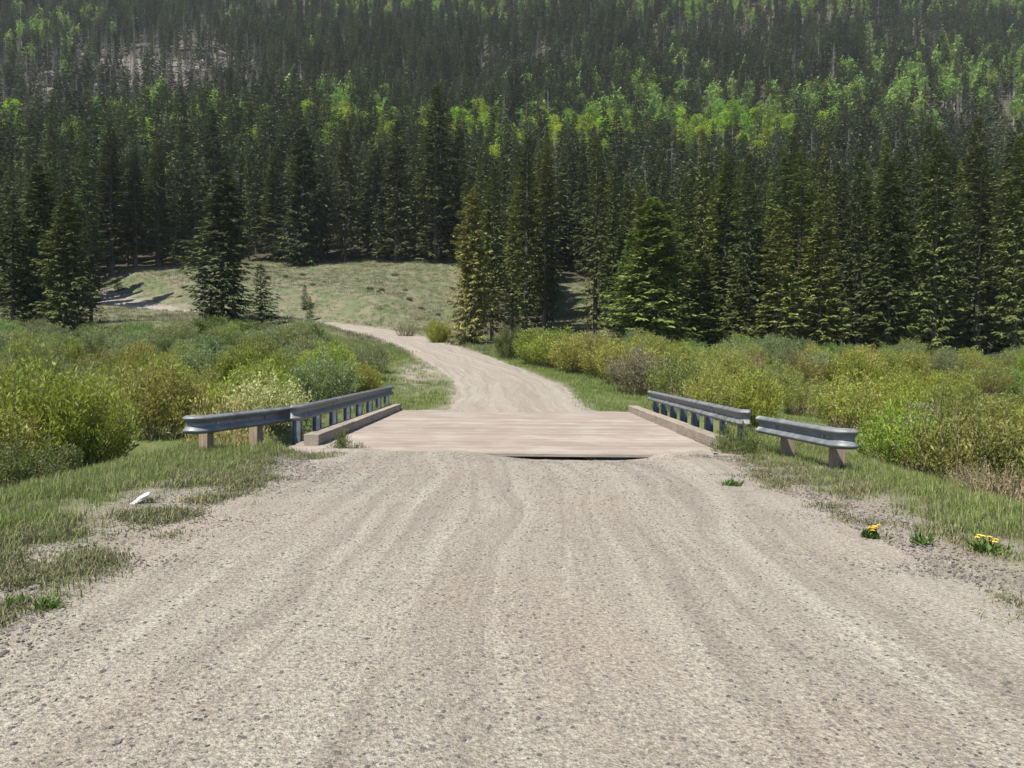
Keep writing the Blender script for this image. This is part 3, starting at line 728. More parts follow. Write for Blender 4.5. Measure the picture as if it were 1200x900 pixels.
# ------------------------------------------------------------------ instancer for what nobody could count
def stuff(name, label, protos, P, rot, scl, idx, cat=None):
    """one object of kind stuff: points that carry copies of the prototype meshes"""
    src = bpy.data.collections.new(name+'_kinds')
    for i, me in enumerate(protos):
        po = bpy.data.objects.new('%s_kind_%02d' % (name, i), me); src.objects.link(po)
    me = bpy.data.meshes.new(name); me.vertices.add(len(P)); me.vertices.foreach_set('co', np.asarray(P, np.float32).ravel())
    for nm, ty, dat, fld in (('rot', 'FLOAT_VECTOR', rot, 'vector'), ('scl', 'FLOAT_VECTOR', scl, 'vector'), ('idx', 'INT', idx, 'value')):
        a = me.attributes.new(nm, ty, 'POINT'); a.data.foreach_set(fld, np.ascontiguousarray(dat, np.int32 if ty == 'INT' else np.float32).ravel())
    o = bpy.data.objects.new(name, me); COL.objects.link(o); tag(o, label, None, None, 'stuff')
    ng = bpy.data.node_groups.new(name+'_scatter', 'GeometryNodeTree')
    ng.interface.new_socket('Geometry', in_out='INPUT', socket_type='NodeSocketGeometry'); ng.interface.new_socket('Geometry', in_out='OUTPUT', socket_type='NodeSocketGeometry')
    gi = ng.nodes.new('NodeGroupInput'); go = ng.nodes.new('NodeGroupOutput'); ip = ng.nodes.new('GeometryNodeInstanceOnPoints')
    ci = ng.nodes.new('GeometryNodeCollectionInfo'); ci.inputs['Collection'].default_value = src; ci.inputs['Separate Children'].default_value = True; ci.inputs['Reset Children'].default_value = True
    def na(nm, ty):
        n = ng.nodes.new('GeometryNodeInputNamedAttribute'); n.data_type = ty; n.inputs['Name'].default_value = nm; return n.outputs['Attribute']
    L = ng.links.new; L(gi.outputs[0], ip.inputs['Points']); L(ci.outputs[0], ip.inputs['Instance']); ip.inputs['Pick Instance'].default_value = True
    L(na('idx', 'INT'), ip.inputs['Instance Index']); L(na('rot', 'FLOAT_VECTOR'), ip.inputs['Rotation']); L(na('scl', 'FLOAT_VECTOR'), ip.inputs['Scale'])
    L(ip.outputs[0], go.inputs[0])
    md = o.modifiers.new('scatter', 'NODES'); md.node_group = ng; return o
def join_mesh(name, a, b, ma, mb_):
    """two meshes with one material each as one mesh"""
    out = MB(); idx = []
    for me in (a, b):
        v = np.empty(len(me.vertices)*3, np.float32); me.vertices.foreach_get('co', v)
        q = [p.vertices[:] for p in me.polygons]; q4 = [p for p in q if len(p) == 4]; q3 = [p for p in q if len(p) == 3]
        out.add(v.reshape(-1, 3), np.array(q4) if q4 else None, np.array(q3) if q3 else None); idx.append((len(q4), len(q3)))
    me = out.mesh(name); me.materials.append(ma); me.materials.append(mb_)
    mi = np.concatenate([np.full(idx[0][0], 0), np.full(idx[1][0], 1), np.full(idx[0][1], 0), np.full(idx[1][1], 1)]).astype(np.int32)
    me.polygons.foreach_set('material_index', mi); return me
protos = []
for i in range(6):
    a, b = spruce_mesh(900+i, 16, (1.5, 1.8, 2.1, 1.4, 1.7, 1.9)[i], (1, 2, 1.5, 3, 2.5, 1)[i], 130, 7, 1.0, .25, .3, .65)
    protos.append(join_mesh('conifer', a, b, MAT['spruce_bark'], MAT['spruce_far']))
for i in range(2):
    a, b = snag_mesh(930+i, 14); protos.append(join_mesh('bare_conifer', a, b, MAT['dead_wood'], MAT['dead_wood']))
MAT['aspen_far'] = leafmat('aspen_leaves_far', (.15, .24, .04), (.22, .31, .05), .4, .4, .3)
a, b = aspen_mesh(950, 12, 2.0, 26, 14, .6); protos.append(join_mesh('aspen', a, b, MAT['aspen_bark'], MAT['aspen_far']))

def sample_far():
    y = 150+(780-150)*random.random()**.62; u = random.uniform(-190, 1390); return (u-600)/FPX*y, y
def fspace(x, y):
    return 2.6+1.6*vnoise(np.array(x/30.), np.array(y/30.), 15)+.0008*y
fp = np.array(scatter(90000, sample_far, fspace, [(p[0], p[1]) for p in forest_pts]))
fz_ = H(fp[:, 0], fp[:, 1]); fu, fv = proj(np.stack([fp[:, 0], fp[:, 1], fz_], -1))
keep = rng.random(len(fp)) > scree_mask(fp[:, 0], fp[:, 1])*.5
keep &= ((fv > -40) & (fp[:, 1] > 172)) | (fp[:, 1] > 172) & (fv > -90)
fp = fp[keep]; fz_ = fz_[keep]; fu = fu[keep]; fv = fv[keep]
fh = (11+9*rng.random(len(fp)))*(.8+.5*vnoise(fp[:, 0]/40., fp[:, 1]/40., 25))
# aspens: two bands on the slope, in uneven clumps
def aspen_weight(u, v):
    band = np.interp(u, [0, 180, 330, 480, 600, 760, 900, 1000, 1100, 1200], [190, 160, 152, 168, 170, 170, 160, 132, 105, 95])
    wdt = np.interp(u, [0, 300, 600, 900, 1200], [20, 22, 22, 30, 30])
    a = np.exp(-((v-band)/wdt)**2)*np.interp(u, [-200, 0, 60, 140, 300, 420, 560, 900, 1200, 1400], [1.3, 1.3, 1.0, .75, 1.1, 1.25, 1.35, 1.3, 1.15, 1.1])
    b = np.exp(-(((u-60)/55)**2+((v-45)/30)**2))*.8
    c = np.exp(-((v-8)/18)**2)*np.interp(u, [300, 400, 560, 680, 800, 1200], [.1, .6, .5, .3, .9, 1.0])
    d = np.exp(-(((u-400)/40)**2+((v-125)/25)**2))*.9
    e = np.exp(-(((u-800)/170)**2+((v-125)/40)**2))*.5; e = np.maximum(e, np.exp(-(((u-1110)/110)**2+((v-105)/40)**2))*1.1)
    return np.maximum.reduce([a, b, c, d, e])
aw = aspen_weight(fu, fv-8)*sst(-.25, .25, fbm(fp[:, 0]/16., fp[:, 1]/16., 35, 3)+.26)
isasp = (rng.random(len(fp)) < aw*.58) & (fu > -80) & (fu < 1280)
ai = np.where(isasp)[0]; ai = ai[np.argsort(fp[ai, 1])]
for n_, i in enumerate(ai[:290]):
    x, y = fp[i]
    bright = rng.uniform(.85, 1.2)
    if fv[i] < 60: lb, gp = 'pale green aspen high on the forested mountainside', 'aspens high on the mountain'
    elif fu[i] < 420: lb, gp = 'light green aspen on the left part of the slope', 'aspens on the left slope'
    elif fu[i] < 930: lb, gp = 'bright green aspen in the middle band behind the spruces', 'aspens in the middle band'
    else: lb, gp = 'bright green aspen in the band climbing the right slope', 'aspens climbing the right slope'
    col = (.215*bright, .315*bright, .02) if y < 290 else (.14*bright, .24*bright, .04)
    plant('aspen_tree', 'aspen', x, y, rng.uniform(10, 16), rng.uniform(3.8, 6.6), col, lb, 'tree', gp, fz_[i])
rest = np.ones(len(fp), bool); rest[ai[:290]] = False
P = np.r_[np.c_[fp[rest], fz_[rest]-.1], np.array([(p[0], p[1], p[2]-.1) for p in forest_pts])]
hS = np.r_[fh[rest], [p[3] for p in forest_pts]]; nP = len(P)
dn = vnoise(P[:, 0]/45., P[:, 1]/45., 55)
pu, pv = proj(P)
dead = rng.random(nP) < (.05+.2*(dn > .62)+.25*scree_mask(P[:, 0], P[:, 1])*(P[:, 1] > 200)+.38*np.exp(-((pu-150)/190)**2-((pv-105)/55)**2)*(P[:, 1] > 180))
idx = np.where(dead, rng.integers(6, 8, nP), rng.integers(0, 6, nP))
lateasp = np.r_[isasp[rest], np.zeros(len(forest_pts), bool)]; idx = np.where(lateasp, 8, idx)
sc_ = hS/16.; wv = rng.uniform(.8, 1.3, nP)
stuff('conifer_forest', 'dense dark conifer forest covering the mountainside', protos, P, np.c_[rng.normal(0, .02, nP), rng.normal(0, .02, nP), rng.uniform(0, 6.28, nP)], np.c_[sc_*wv, sc_*wv, sc_], idx)
print('forest instances', nP, 'individual', nind, 'aspens', len(ai))

# ------------------------------------------------------------------ rocks on the slope
def rock_mesh(seed, n=3, flat=.7, rough=.35):
    import bmesh
    bm = bmesh.new(); bmesh.ops.create_icosphere(bm, subdivisions=n, radius=1.)
    r = np.random.default_rng(seed); o = r.uniform(0, 50, 3)
    for v in bm.verts:
        c = v.co; k = 1+rough*float(fbm(c.x*1.3+o[0]+c.z, c.y*1.3+o[1]-c.z*.7, seed, 3))
        v.co = c*k; v.co.z *= flat
        for ax in range(3): v.co[ax] = round(v.co[ax]*3.2)/3.2*.35+v.co[ax]*.65
    me = bpy.data.meshes.new('rock'); bm.to_mesh(me); bm.free(); return me
rms = [rock_mesh(i, 3, .75, .5) for i in range(4)]
for me in rms: me.materials.append(MAT['rock'])
def ground_px(u, v):
    y = np.arange(40, 800, .5); r = ray(u, v); x = r[0]/r[1]*y; z = EYE+r[2]/r[1]*y
    b = np.where(H(x, y) > z)[0]; j = b[0] if len(b) else len(y)-1; return x[j], y[j]
for cu_, cv_, n_, su, sv, lb, gp in ((245, 78, 16, 38, 20, 'pinkish grey boulder in the bare patch high on the left slope', 'boulders of the left bare patch'),
                                     (110, 95, 16, 70, 24, 'grey boulder among thin trees on the left slope', 'boulders among the thin left trees'),
                                     (1062, 72, 12, 46, 10, 'grey boulder on the bare ledge high on the right slope', 'boulders of the right ledge')):
    for i in range(n_):
        x, y = ground_px(cu_+rng.normal(0, su*.5), cv_+rng.normal(0, sv*.5))
        o = obj('boulder', rms[i % 4]); o.location = (x, y, hz(x, y)+.4); o.rotation_euler = (rng.uniform(-.3, .3), rng.uniform(-.3, .3), rng.uniform(0, 6.28))
        s_ = rng.uniform(1.6, 3.6); o.scale = (s_*rng.uniform(.8, 1.6), s_, s_*rng.uniform(.6, 1.1)); tag(o, lb, 'boulder', gp)

# ------------------------------------------------------------------ willows and shrubs
W_YG = (.22, .27, .03); W_OL = (.21, .23, .048); W_GG = (.15, .195, .085); W_DG = (.075, .115, .03); W_YE = (.27, .265, .05); W_BL = (.42, .38, .16); W_LG = (.16, .235, .06); W_RD = (.25, .10, .06); W_BR = (.19, .16, .11)
bushes = []
def bush_px(kind, u, vt, d, w, col, label, group=None, name='willow_bush', cat='bush', var=None):
    p = at(u, vt, d); g = hz(p[0], d); plant(name, kind, p[0], d, max(.5, p[2]-g), w*d/FPX, col, label, cat, group, g, var); bushes.append((p[0], d))
GN = 'willows near the left road shoulder'
bush_px('big', 20, 392, 13.2, 190, W_YG, 'tall yellow green willow at the left edge of the view', GN, var=0)
bush_px('big', 92, 418, 13.6, 120, W_YG, 'dense yellow green willow right of the tall one at the left edge', GN, var=1)
bush_px('big', -60, 420, 11.5, 190, W_OL, 'olive willow cut by the left edge of the view', GN, var=2)
bush_px('wispy', 30, 505, 10.9, 130, W_DG, 'low dark leafy shrub at the foot of the tall left willow', GN, 'leafy_shrub', var=0)
bush_px('willow', 185, 412, 18.2+2.6, 110, W_OL, 'olive brown willow behind the left guardrail end', GN, var=0)
bush_px('willow', 140, 424, 22.5, 70, W_OL, 'olive willow above the dark creek bank', GN, var=3)
bush_px('bloom', 262, 438, 17.2, 105, W_BL, 'pale yellow flowering willow left of the bridge rail', GN, var=0)
bush_px('bloom', 318, 428, 20.5, 110, W_BL, 'large cream flowering willow behind the left bridge rail', GN, var=1)
bush_px('round', 385, 393, 29, 66, W_YG, 'round yellow topped willow at the roadside beyond the left rail', GN, var=0)
bush_px('round', 427, 420, 29.5, 50, W_YE, 'low yellowish willow next to the round one', GN, var=1)
bush_px('round', 250, 366, 58, 62, W_DG, 'dark green round shrub in front of the broad lone spruce', GN, var=2)
bush_px('round', 288, 372, 58, 46, W_DG, 'dark green shrub right of its twin below the lone spruce', GN, var=1)
bush_px('twiggy', 214, 355, 60, 28, W_BR, 'bare brown twiggy shrub left of the lone spruce', GN, 'bare_shrub')
bush_px('round', 161, 388, 43, 40, W_GG, 'compact grey green shrub in the middle of the left flats', GN, var=0)
bush_px('round', 275, 402, 44, 50, (.11, .18, .085), 'low bluish green shrub on the left flats', GN, var=2)
bush_px('round', 345, 372, 48, 52, W_GG, 'grey green willow above the round yellow willow', GN, var=1)
GR = 'willows along the right roadside beyond the bridge'
bush_px('round', 632, 378, 46, 66, W_YG, 'bright lime willow at the right roadside', GR, var=2)
bush_px('round', 598, 378, 50, 46, W_DG, 'dull green willow beside the lime one', GR, var=0)
bush_px('willow', 676, 388, 41, 74, W_YE, 'mustard yellow willow right of the lime one', GR, var=2)
bush_px('willow', 716, 392, 37, 80, W_YE, 'golden willow in the middle of the right roadside row', GR, var=1)
bush_px('wispy', 752, 398, 30.5, 88, W_BR, 'grey brown twiggy willow at the far end of the right rail', GR, var=1)
bush_px('wispy', 800, 405, 28.5, 84, W_OL, 'olive willow behind the right bridge rail', GR, var=2)
bush_px('willow', 656, 380, 44, 80, W_YG, 'lime willow in the second row of the right roadside', GR, var=3)
bush_px('willow', 696, 384, 40, 88, W_OL, 'olive willow in the second row of the right roadside', GR, var=0)
bush_px('willow', 738, 388, 34, 90, W_YE, 'gold green willow just before the grey brown twiggy one', GR, var=4)
bush_px('twiggy', 882, 408, 42, 34, W_RD, 'rusty red shrub standing out among the right willows', GR, 'red_shrub')
bush_px('round', 1110, 404, 38, 40, W_GG, 'upright fresh green shrub taller than its neighbours on the right', GR, var=1)
bush_px('round', 1166, 425, 37, 80, W_LG, 'wide pale green willow near the right edge of the flats', GR, var=2)
bush_px('round', 965, 410, 42, 60, W_GG, 'pale grey green willow before the bright tipped spruces', GR, var=0)
bush_px('round', 512, 372, 64, 34, W_YG, 'small yellowish shrub at the left foot of the roadside spruce', GR, var=0)
bush_px('twiggy', 476, 372, 72, 36, W_BR, 'dark bare shrub above the road bend', GR, 'bare_shrub', var=0)
bush_px('willow', 866, 484, 13.3, 70, W_DG, 'leafy weed covering the near end of the right curb', GR, 'leafy_shrub', var=2)
bush_px('willow', 405, 496, 13.4, 50, W_DG, 'leafy weed at the near end of the left curb', GR, 'leafy_shrub', var=3)

for q in range(15):
    u = rng.uniform(310, 530); v = rng.uniform(322, 372); d = np.interp(v, [315, 375], [114, 88]); p = at(u, v, d)
    if road_dist(np.array([p[0]]), np.array([d]))[0] < 4: continue
    plant('sage_shrub', 'round', p[0], d, rng.uniform(.3, .55), rng.uniform(.6, 1.2), (W_DG, W_GG, W_BR)[q % 3], ('small dark green shrub dotting the open meadow', 'small grey green shrub dotting the open meadow', 'small brown shrub dotting the open meadow')[q % 3], 'shrub', ('dark shrubs on the meadow', 'grey shrubs on the meadow', 'brown shrubs on the meadow')[q % 3])
def zone(n, mind, sampler, kinds, cols, hr, wr, labels, name='willow_bush'):
    pts = scatter(n*12, sampler, lambda x, y: mind, bushes); pts = pts[:n]
    for x, y in pts:
        g = hz(x, y)
        if g < -1.25: continue
        u, v = proj(np.array([x, y, g+1.]))
        if u < -130 or u > 1330: continue
        bushes.append((x, y)); c = int(rng.choice(len(cols), p=[q[1] for q in cols])); kd = kinds[rng.integers(len(kinds))]
        h = rng.uniform(*hr); plant(name, kd, x, y, h, rng.uniform(*wr)*2, cols[c][0], labels[c][0], 'bush', labels[c][1], g)
def box_s(x0, x1, y0, y1, extra=None):
    def f():
        while True:
            x, y = random.uniform(x0, x1), random.uniform(y0, y1)
            if extra is None or extra(x, y): return x, y
    return f
roadx = lambda y: float(np.interp(y, RL[:, 1], RL[:, 0]))
zone(26, 1.15, box_s(6.6, 15, 7.5, 17.5, lambda x, y: x > 6.3+max(0, (9.5-y))*.2), ['wispy', 'wispy', 'willow'], [(W_OL, .55), (W_YG, .25), (W_BR, .2)], (1.25, 1.8), (.75, 1.05),
     [('olive willow with thin bare stems below the right road shoulder', 'olive willows below the right shoulder'), ('yellow green willow below the right road shoulder', 'yellow green willows below the right shoulder'), ('brownish half bare willow below the right road shoulder', 'brown willows below the right shoulder')])
zone(9, 1.0, box_s(6.4, 9.5, 6.5, 11.5), ['twiggy'], [(W_BR, 1.)], (.5, .85), (.6, .9), [('low grey brown bare shrub at the foot of the right embankment', 'bare shrubs at the right embankment foot')], 'bare_shrub')
zone(80, 1.75, box_s(5.6, 36, 20, 48, lambda x, y: x > roadx(y)+5 and (y > 22 or x > 9)), ['willow', 'wispy', 'wispy', 'round'], [(W_OL, .5), (W_YG, .32), (W_GG, .05), (W_YE, .13)], (1.5, 2.3), (.95, 1.4),
     [('olive willow on the flats right of the bridge', 'olive willows on the right flats'), ('yellow green willow on the flats right of the bridge', 'yellow green willows on the right flats'), ('grey green willow on the flats right of the bridge', 'grey green willows on the right flats'), ('golden willow on the flats right of the bridge', 'golden willows on the right flats')])
zone(40, 2.0, box_s(8, 46, 44, 56, lambda x, y: x > roadx(y)+11), ['round', 'willow'], [(W_GG, .6), (W_LG, .4)], (1.4, 2.2), (1.0, 1.5),
     [('grey green willow at the foot of the right forest', 'grey green willows at the right forest foot'), ('fresh green willow at the foot of the right forest', 'fresh green willows at the right forest foot')])
zone(70, 1.9, box_s(-34, -6.4, 21.5, 40, lambda x, y: x < roadx(y)-6.2), ['willow', 'round', 'wispy'], [(W_OL, .2), (W_YG, .25), (W_GG, .45), (W_YE, .1)], (1.5, 2.3), (.95, 1.4),
     [('olive willow on the flats left of the bridge', 'olive willows on the left flats'), ('yellow green willow on the flats left of the bridge', 'yellow green willows on the left flats'), ('grey green willow on the flats left of the bridge', 'grey green willows on the left flats'), ('golden willow on the flats left of the bridge', 'golden willows on the left flats')])
zone(70, 2.0, box_s(-46, -12, 38, 58, lambda x, y: x < roadx(y)-8), ['round', 'round', 'willow'], [(W_GG, .5), (W_LG, .3), (W_DG, .2)], (1.2, 2.0), (1.0, 1.6),
     [('grey green willow at the back of the left flats', 'grey green willows at the back of the left flats'), ('fresh green willow at the back of the left flats', 'fresh green willows at the back of the left flats'), ('dark green willow at the back of the left flats', 'dark green willows at the back of the left flats')])
zone(10, 1.2, box_s(-14, -8.5, 11, 15.8), ['big', 'willow'], [(W_YG, .6), (W_OL, .4)], (2.0, 2.8), (.9, 1.3),
     [('yellow green willow below the left road shoulder', 'yellow green willows below the left shoulder'), ('olive willow below the left road shoulder', 'olive willows below the left shoulder')])

# ------------------------------------------------------------------ grass
def tuft_mesh(seed, n, h, spread, w, bend=.5):
    r = np.random.default_rng(seed); mb = MB()
    az = r.uniform(0, 6.28, n); b = np.c_[r.normal(0, spread, (n, 2)), np.zeros(n)-.02]
    hh = h*r.uniform(.45, 1.15, n); bn = bend*r.uniform(.1, 1., n)
    d = np.c_[np.cos(az), np.sin(az), np.zeros(n)]; s = np.c_[-np.sin(az), np.cos(az), np.zeros(n)]*w
    up = np.array([0, 0, 1.])
    m1 = b+up*(hh*.55)[:, None]+d*(hh*bn*.25)[:, None]; tp = b+up*(hh*(1-.25*bn))[:, None]+d*(hh*bn*.8)[:, None]
    V = np.stack([b-s, b+s, m1+s*.8, m1-s*.8, tp], 1).reshape(-1, 3); i5 = np.arange(n)*5
    mb.add(V, np.stack([i5, i5+1, i5+2, i5+3], 1), np.stack([i5+3, i5+2, i5+4], 1)); return mb.mesh('tuft')
def matd(ms, m):
    for q in ms: q.materials.append(m)
    return ms
MAT['weed'] = leafmat('shoulder_weeds', (.105, .14, .045), (.25, .20, .12), .75, .25, .6)
near_t = matd([tuft_mesh(10+i, 16, .15, .06, .003, .8) for i in range(4)], MAT['grass'])
MAT['straw'] = leafmat('straw_blades', (.24, .215, .11), (.34, .3, .17), .6, .25, .4)
near_t += matd([tuft_mesh(15, 9, .19, .07, .0022, .5)], MAT['straw'])+matd([tuft_mesh(16, 14, .08, .09, .005, 1.2)], MAT['weed'])
dry_t = matd([tuft_mesh(20+i, 30, .085, .075, .0042, 1.1) for i in range(4)], MAT['weed'])
mid_t = matd([tuft_mesh(30+i, 20, .20, .14, .007, .7) for i in range(4)], MAT['grass'])
mead_t = matd([tuft_mesh(40+i, 16, .30, .22, .014) for i in range(4)], MAT['meadow_grass'])
def scatter_grass(name, label, protos, n, x0, x1, y0, y1, dens, sc, ypow=1.):
    x = rng.uniform(x0, x1, n); y = y0+(y1-y0)*rng.random(n)**ypow
    k = rng.random(n) < dens(x, y); x = x[k]; y = y[k]; rd = road_dist(x, y); z = H(x, y, rd)-.03*(1-sst(2.4, 4.4, rd))
    k = z > -1.2; x, y, z = x[k], y[k], z[k]; m = len(x)
    s = rng.uniform(*sc, m)*(.7+.6*vnoise(x/1.3, y/1.3, 91)); print(name, m)
    return stuff(name, label, protos, np.c_[x, y, z], np.c_[rng.normal(0, .08, m), rng.normal(0, .08, m), rng.uniform(0, 6.28, m)], np.c_[s, s, s*rng.uniform(.8, 1.25, m)], rng.integers(0, len(protos), m))
notdeck = lambda x, y: ~((np.abs(x-.1) < 4.15) & (y > 12.85) & (y < 24.05))
def d_near(x, y): return np.clip(wpath_grass(x, y)**2.2*1.05, 0, 1)*notdeck(x, y)*(np.abs(x) > 2.6)
scatter_grass('roadside_grass', 'green grass growing along both road shoulders before the bridge', near_t, 60000, -10, 10, 4.2, 16, d_near, (.5, 1.25), 1.)
def d_dry(x, y):
    g = wpath_grass(x, y); pt = sst(.46, .6, vnoise(x/.34, y/.42, 44)*.55+vnoise(x/1.1, y/1.1, 46)*.45)
    zl = sst(2.7, 3.5, -x+.4*fbm(x/.7, y/.7, 48, 3))*(x < 0)+sst(3.1, 3.7, x+.4*fbm(x/.7, y/.7, 49, 3))*(x > 0)*.5
    return zl*pt*np.clip((1-g)*2.2, 0, 1)*notdeck(x, y)
scatter_grass('shoulder_weeds', 'sparse low weeds and dry grass on the gravel shoulders', dry_t, 60000, -6.5, 6.5, 4, 13, d_dry, (.5, 1.4))
def d_mid(x, y):
    rd = road_dist(x, y); return np.clip(sst(2.3, 3.2, rd+fbm(x/.8, y/.8, 95, 3)*.5), 0, 1)*notdeck(x, y)*(1-.75*np.clip(np.exp(-((x+4.9-(y-40)*-.12)/1.3)**2)*np.exp(-((y-40)/8.5)**2)*1.3, 0, 1)*(x < 0))
scatter_grass('flats_grass', 'lush green grass on the creek flats and far roadsides', mid_t, 60000, -45, 45, 13, 62, lambda x, y: d_mid(x, y)*((np.abs(x) < y*.78+2)), (.55, 1.15), .85)
def d_mead(x, y):
    return (road_dist(x, y) > 2.4)*(y < front(x, y)+4)*(np.abs(x) < y*.8)*(.35+.65*vnoise(x/3., y/3., 97))
scatter_grass('meadow_grass', 'dry pale green grass on the sloping meadow', mead_t, 60000, -95, 60, 52, 132, d_mead, (.5, 1.1), .9)

# ------------------------------------------------------------------ loose gravel on the road
peb = []
for i in range(4):
    me = rock_mesh(60+i, 1, .6, .5); me.materials.append(MAT['pebble' if i < 3 else 'pebble_dark']); peb.append(me)
n = 170000; y = 2.4+(13.2-2.4)*rng.random(n)**1.25; x = rng.uniform(-6, 6, n)
clus = fbm(x/.28, y/1.6, 81, 3)
k = (rng.random(n) < .62+clus*.6) & ~((np.abs(x) < 4.3) & (y > 12.85)) & (np.abs(x) < 5.8) & (rng.random(n) < 1-.8*wpath_grass(x, y))
x, y = x[k], y[k]; m = len(x); hl_ = np.where(y < 3, 3.5+(3-y)*.9, 3.5); t_ = np.clip(np.abs(x-.1)/hl_, 0, 1)
z = H(x, y)+.010-nearpatch(x, y)-.036*t_**8+relief(x-.1, y+11, False)*(1-t_**4); z = np.where(np.abs(x-.1) > hl_-.25, H(x, y), z)
s = .0035+.010*rng.random(m)**3+(rng.random(m) < .012)*rng.uniform(.003, .011, m)
s *= 1+.4*sst(6, 12, y)
stuff('gravel', 'loose crushed stones lying on the dirt road', peb, np.c_[x, y, z], rng.uniform(-.4, .4, (m, 3))+np.c_[np.zeros(m), np.zeros(m), rng.uniform(0, 6.28, m)], np.c_[s*rng.uniform(.8, 1.6, m), s, s*rng.uniform(.7, 1.1, m)], rng.integers(0, 4, m))

# ------------------------------------------------------------------ small things by the road
def gpx(u, v):
    r = ray(u, v); y = np.arange(3, 30, .01); z = EYE+r[2]/r[1]*y; x = r[0]/r[1]*y
    j = np.where(H(x, y) > z)[0]; j = j[0] if len(j) else -1; return x[j], y[j]
x, y = gpx(165, 590); rm = rock_mesh(97, 3, .5, .4); rm.materials.append(MAT['white_rock'])
o = obj('white_stone', rm); o.location = (x, y, hz(x, y)+.05); o.scale = (.12, .045, .05); o.rotation_euler = (.1, -.55, .15)
tag(o, 'white pointed stone lying at the edge of the left grass', 'stone')
for i, (u, v, s_) in enumerate(((95, 640, .045), (262, 610, .035), (62, 660, .04), (215, 596, .035), (1010, 600, .03), (1120, 618, .045), (1060, 612, .04), (40, 690, .035))):
    x, y = gpx(u, v); me = rock_mesh(110+i, 2, .6, .4); me.materials.append(MAT['pebble']); o = obj('stone', me); o.location = (x, y, hz(x, y)+s_*.2)
    o.scale = (s_*1.3, s_, s_); o.rotation_euler = (0, 0, rng.uniform(0, 6)); tag(o, 'fist sized pale stone on the %s gravel shoulder among the weeds' % ('left' if u < 600 else 'right'), 'stone', 'small stones on the %s shoulder' % ('left' if u < 600 else 'right'))
MAT['rosette'] = leafmat('rosette_leaves', (.07, .125, .02), (.12, .16, .04), .4, .3, .1)
def rosette(name, u, v, rad, nl, flowers, label, petal):
    x, y = gpx(u, v); r = np.random.default_rng(int(u)); e = empty(name, (x, y, hz(x, y))); tag(e, label, 'plant', 'small plants on the road shoulders')
    mb = MB(); az = r.uniform(0, 6.28, nl); el = r.uniform(.25, 1.25, nl); D = np.c_[np.cos(az)*np.cos(el), np.sin(az)*np.cos(el), np.sin(el)]
    P = np.c_[r.normal(0, rad*.35, (nl, 2)), np.zeros(nl)]; W = unit(np.cross(D, np.array([0, 0, 1.])+r.normal(0, .3, (nl, 3))))
    mb.leaves(P, D, W, rad*r.uniform(.5, 1.1, nl), rad*.09*r.uniform(.7, 1.3, nl)); mb.build('leaves', MAT['rosette'], e)
    for i in range(flowers):
        a = r.uniform(0, 6.28); q = rad*r.uniform(.2, .95); c = np.array([q*math.cos(a)+(.3*rad if petal == 'petal_orange' else 0), q*math.sin(a)*.8, rad*r.uniform(.55, .95)])
        f = MB()
        for ring, (nn, rr, up) in enumerate(((14, .026, .25), (10, .018, .8))):
            aa = np.arange(nn)*6.283/nn+ring*.2; Dd = unit(np.c_[np.cos(aa), np.sin(aa), np.full(nn, up)]); f.leaves(np.repeat(c[None], nn, 0), Dd, unit(np.cross(Dd, np.array([0, 0, 1.]))), np.full(nn, rr), np.full(nn, .005))
        fl = f.build('flower', MAT[petal], e)
        st = MB(); st.tube([(c[0]*.4, c[1]*.4, 0), c*np.array([.8, .8, .6]), c], .0025, 4); st.build('stalk', MAT['rosette'], fl)
rosette('flowering_plant', 1020, 630, .115, 110, 9, 'dark leafy plant with orange yellow blooms on the right shoulder', 'petal_orange')
rosette('flowering_plant', 1157, 647, .15, 120, 8, 'low leafy plant with scattered yellow blooms near the right edge', 'petal')
rosette('weed_clump', 857, 570, .14, 70, 0, 'small green weed clump on the gravel before the right rail', 'petal')
rosette('weed_clump', 1082, 637, .13, 50, 0, 'thin green weed clump between the two flowering plants', 'petal')
rosette('weed_clump', 54, 713, .10, 90, 0, 'compact green weed clump on the gravel at lower left', 'petal')
rosette('weed_clump', 20, 708, .08, 50, 0, 'small weed clump left of the compact lower left clump', 'petal')
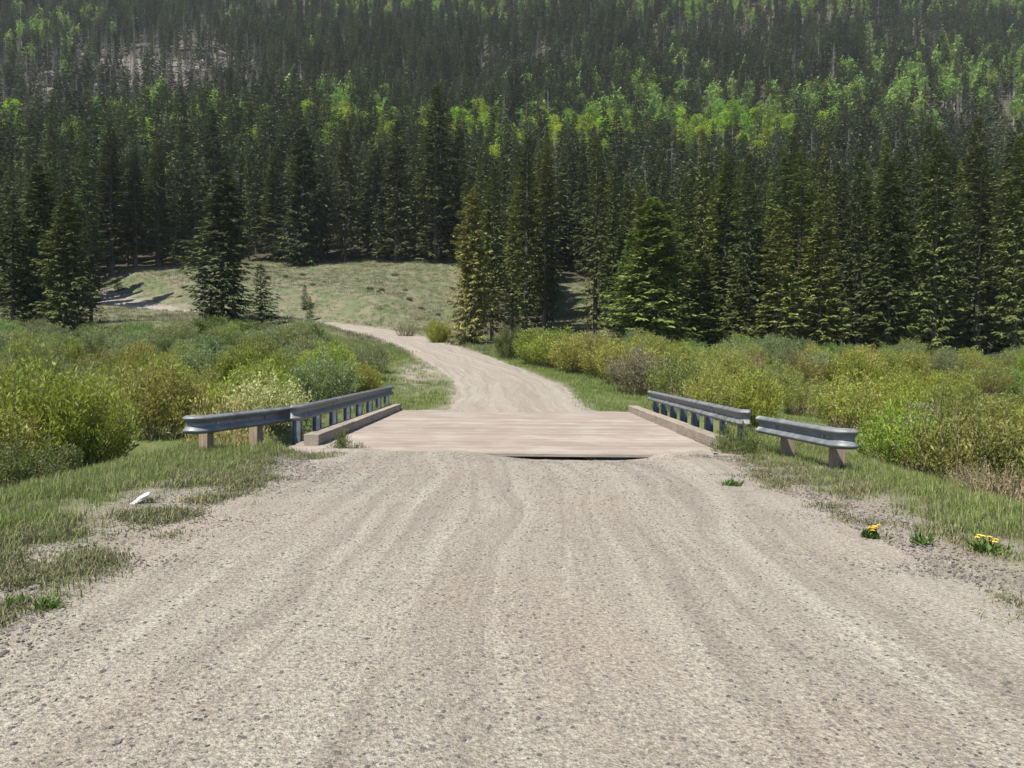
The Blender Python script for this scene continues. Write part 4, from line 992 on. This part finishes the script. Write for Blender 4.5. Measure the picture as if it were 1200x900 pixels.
# fallen logs on the forest floor
for i, (u, v, d_, L, a) in enumerate(((1165, 408, 58, 7, .15), (1190, 418, 55, 5, -.1))):
    p = at(u, v, d_); lg = MB(); lg.tube([(-L/2, 0, 0), (0, .1, .05), (L/2, 0, .02)], [.16, .14, .1], 7); o = lg.build('fallen_log', MAT['dead_wood'], smooth=True)
    o.location = (p[0], d_, hz(p[0], d_)+.12); o.rotation_euler = (0, 0, a); tag(o, ('long', 'short')[i]+' pale fallen log on the dark forest floor at right', 'log')

# ------------------------------------------------------------------ valley haze
hb = MB(); hb.box((0, 390, 224), (1640, 900, 456)); m_, nt_, out_ = newmat('valley_haze')
pv_ = nt_.nodes.new('ShaderNodeVolumePrincipled'); pv_.inputs['Color'].default_value = (.86, .90, .96, 1); pv_.inputs['Density'].default_value = .00009
nt_.links.new(pv_.outputs[0], out_.inputs['Volume']); tag(hb.build('haze', m_), 'thin pale haze filling the valley air', None, None, 'stuff')

# ------------------------------------------------------------------ light, sky, view
SUN_EL, SUN_AZ = R(59), math.atan2(-.46, -.52)        # direction towards the sun: from the left, a little behind the camera
sv = Vector((math.cos(SUN_EL)*math.sin(SUN_AZ), math.cos(SUN_EL)*math.cos(SUN_AZ), math.sin(SUN_EL)))
sl = bpy.data.lights.new('sun', 'SUN'); sl.energy = 5.0; sl.angle = R(.53); sl.color = (1, .955, .88)
so = bpy.data.objects.new('sun', sl); so.rotation_euler = sv.to_track_quat('Z', 'Y').to_euler(); COL.objects.link(so)
w = bpy.data.worlds.new('World'); scene.world = w; w.use_nodes = True; nt = w.node_tree
bg = nt.nodes['Background']; sky = nt.nodes.new('ShaderNodeTexSky'); sky.sky_type = 'NISHITA'; sky.sun_disc = False
sky.sun_elevation = SUN_EL; sky.sun_rotation = SUN_AZ; sky.altitude = 2800; nt.links.new(sky.outputs[0], bg.inputs[0]); bg.inputs[1].default_value = .13
scene.view_settings.view_transform = 'Standard'; scene.view_settings.look = 'None'; scene.view_settings.exposure = 0.85
scene.render.engine = 'CYCLES'; scene.cycles.max_bounces = 6; scene.cycles.diffuse_bounces = 3; scene.cycles.transparent_max_bounces = 4
scene.cycles.use_denoising = True
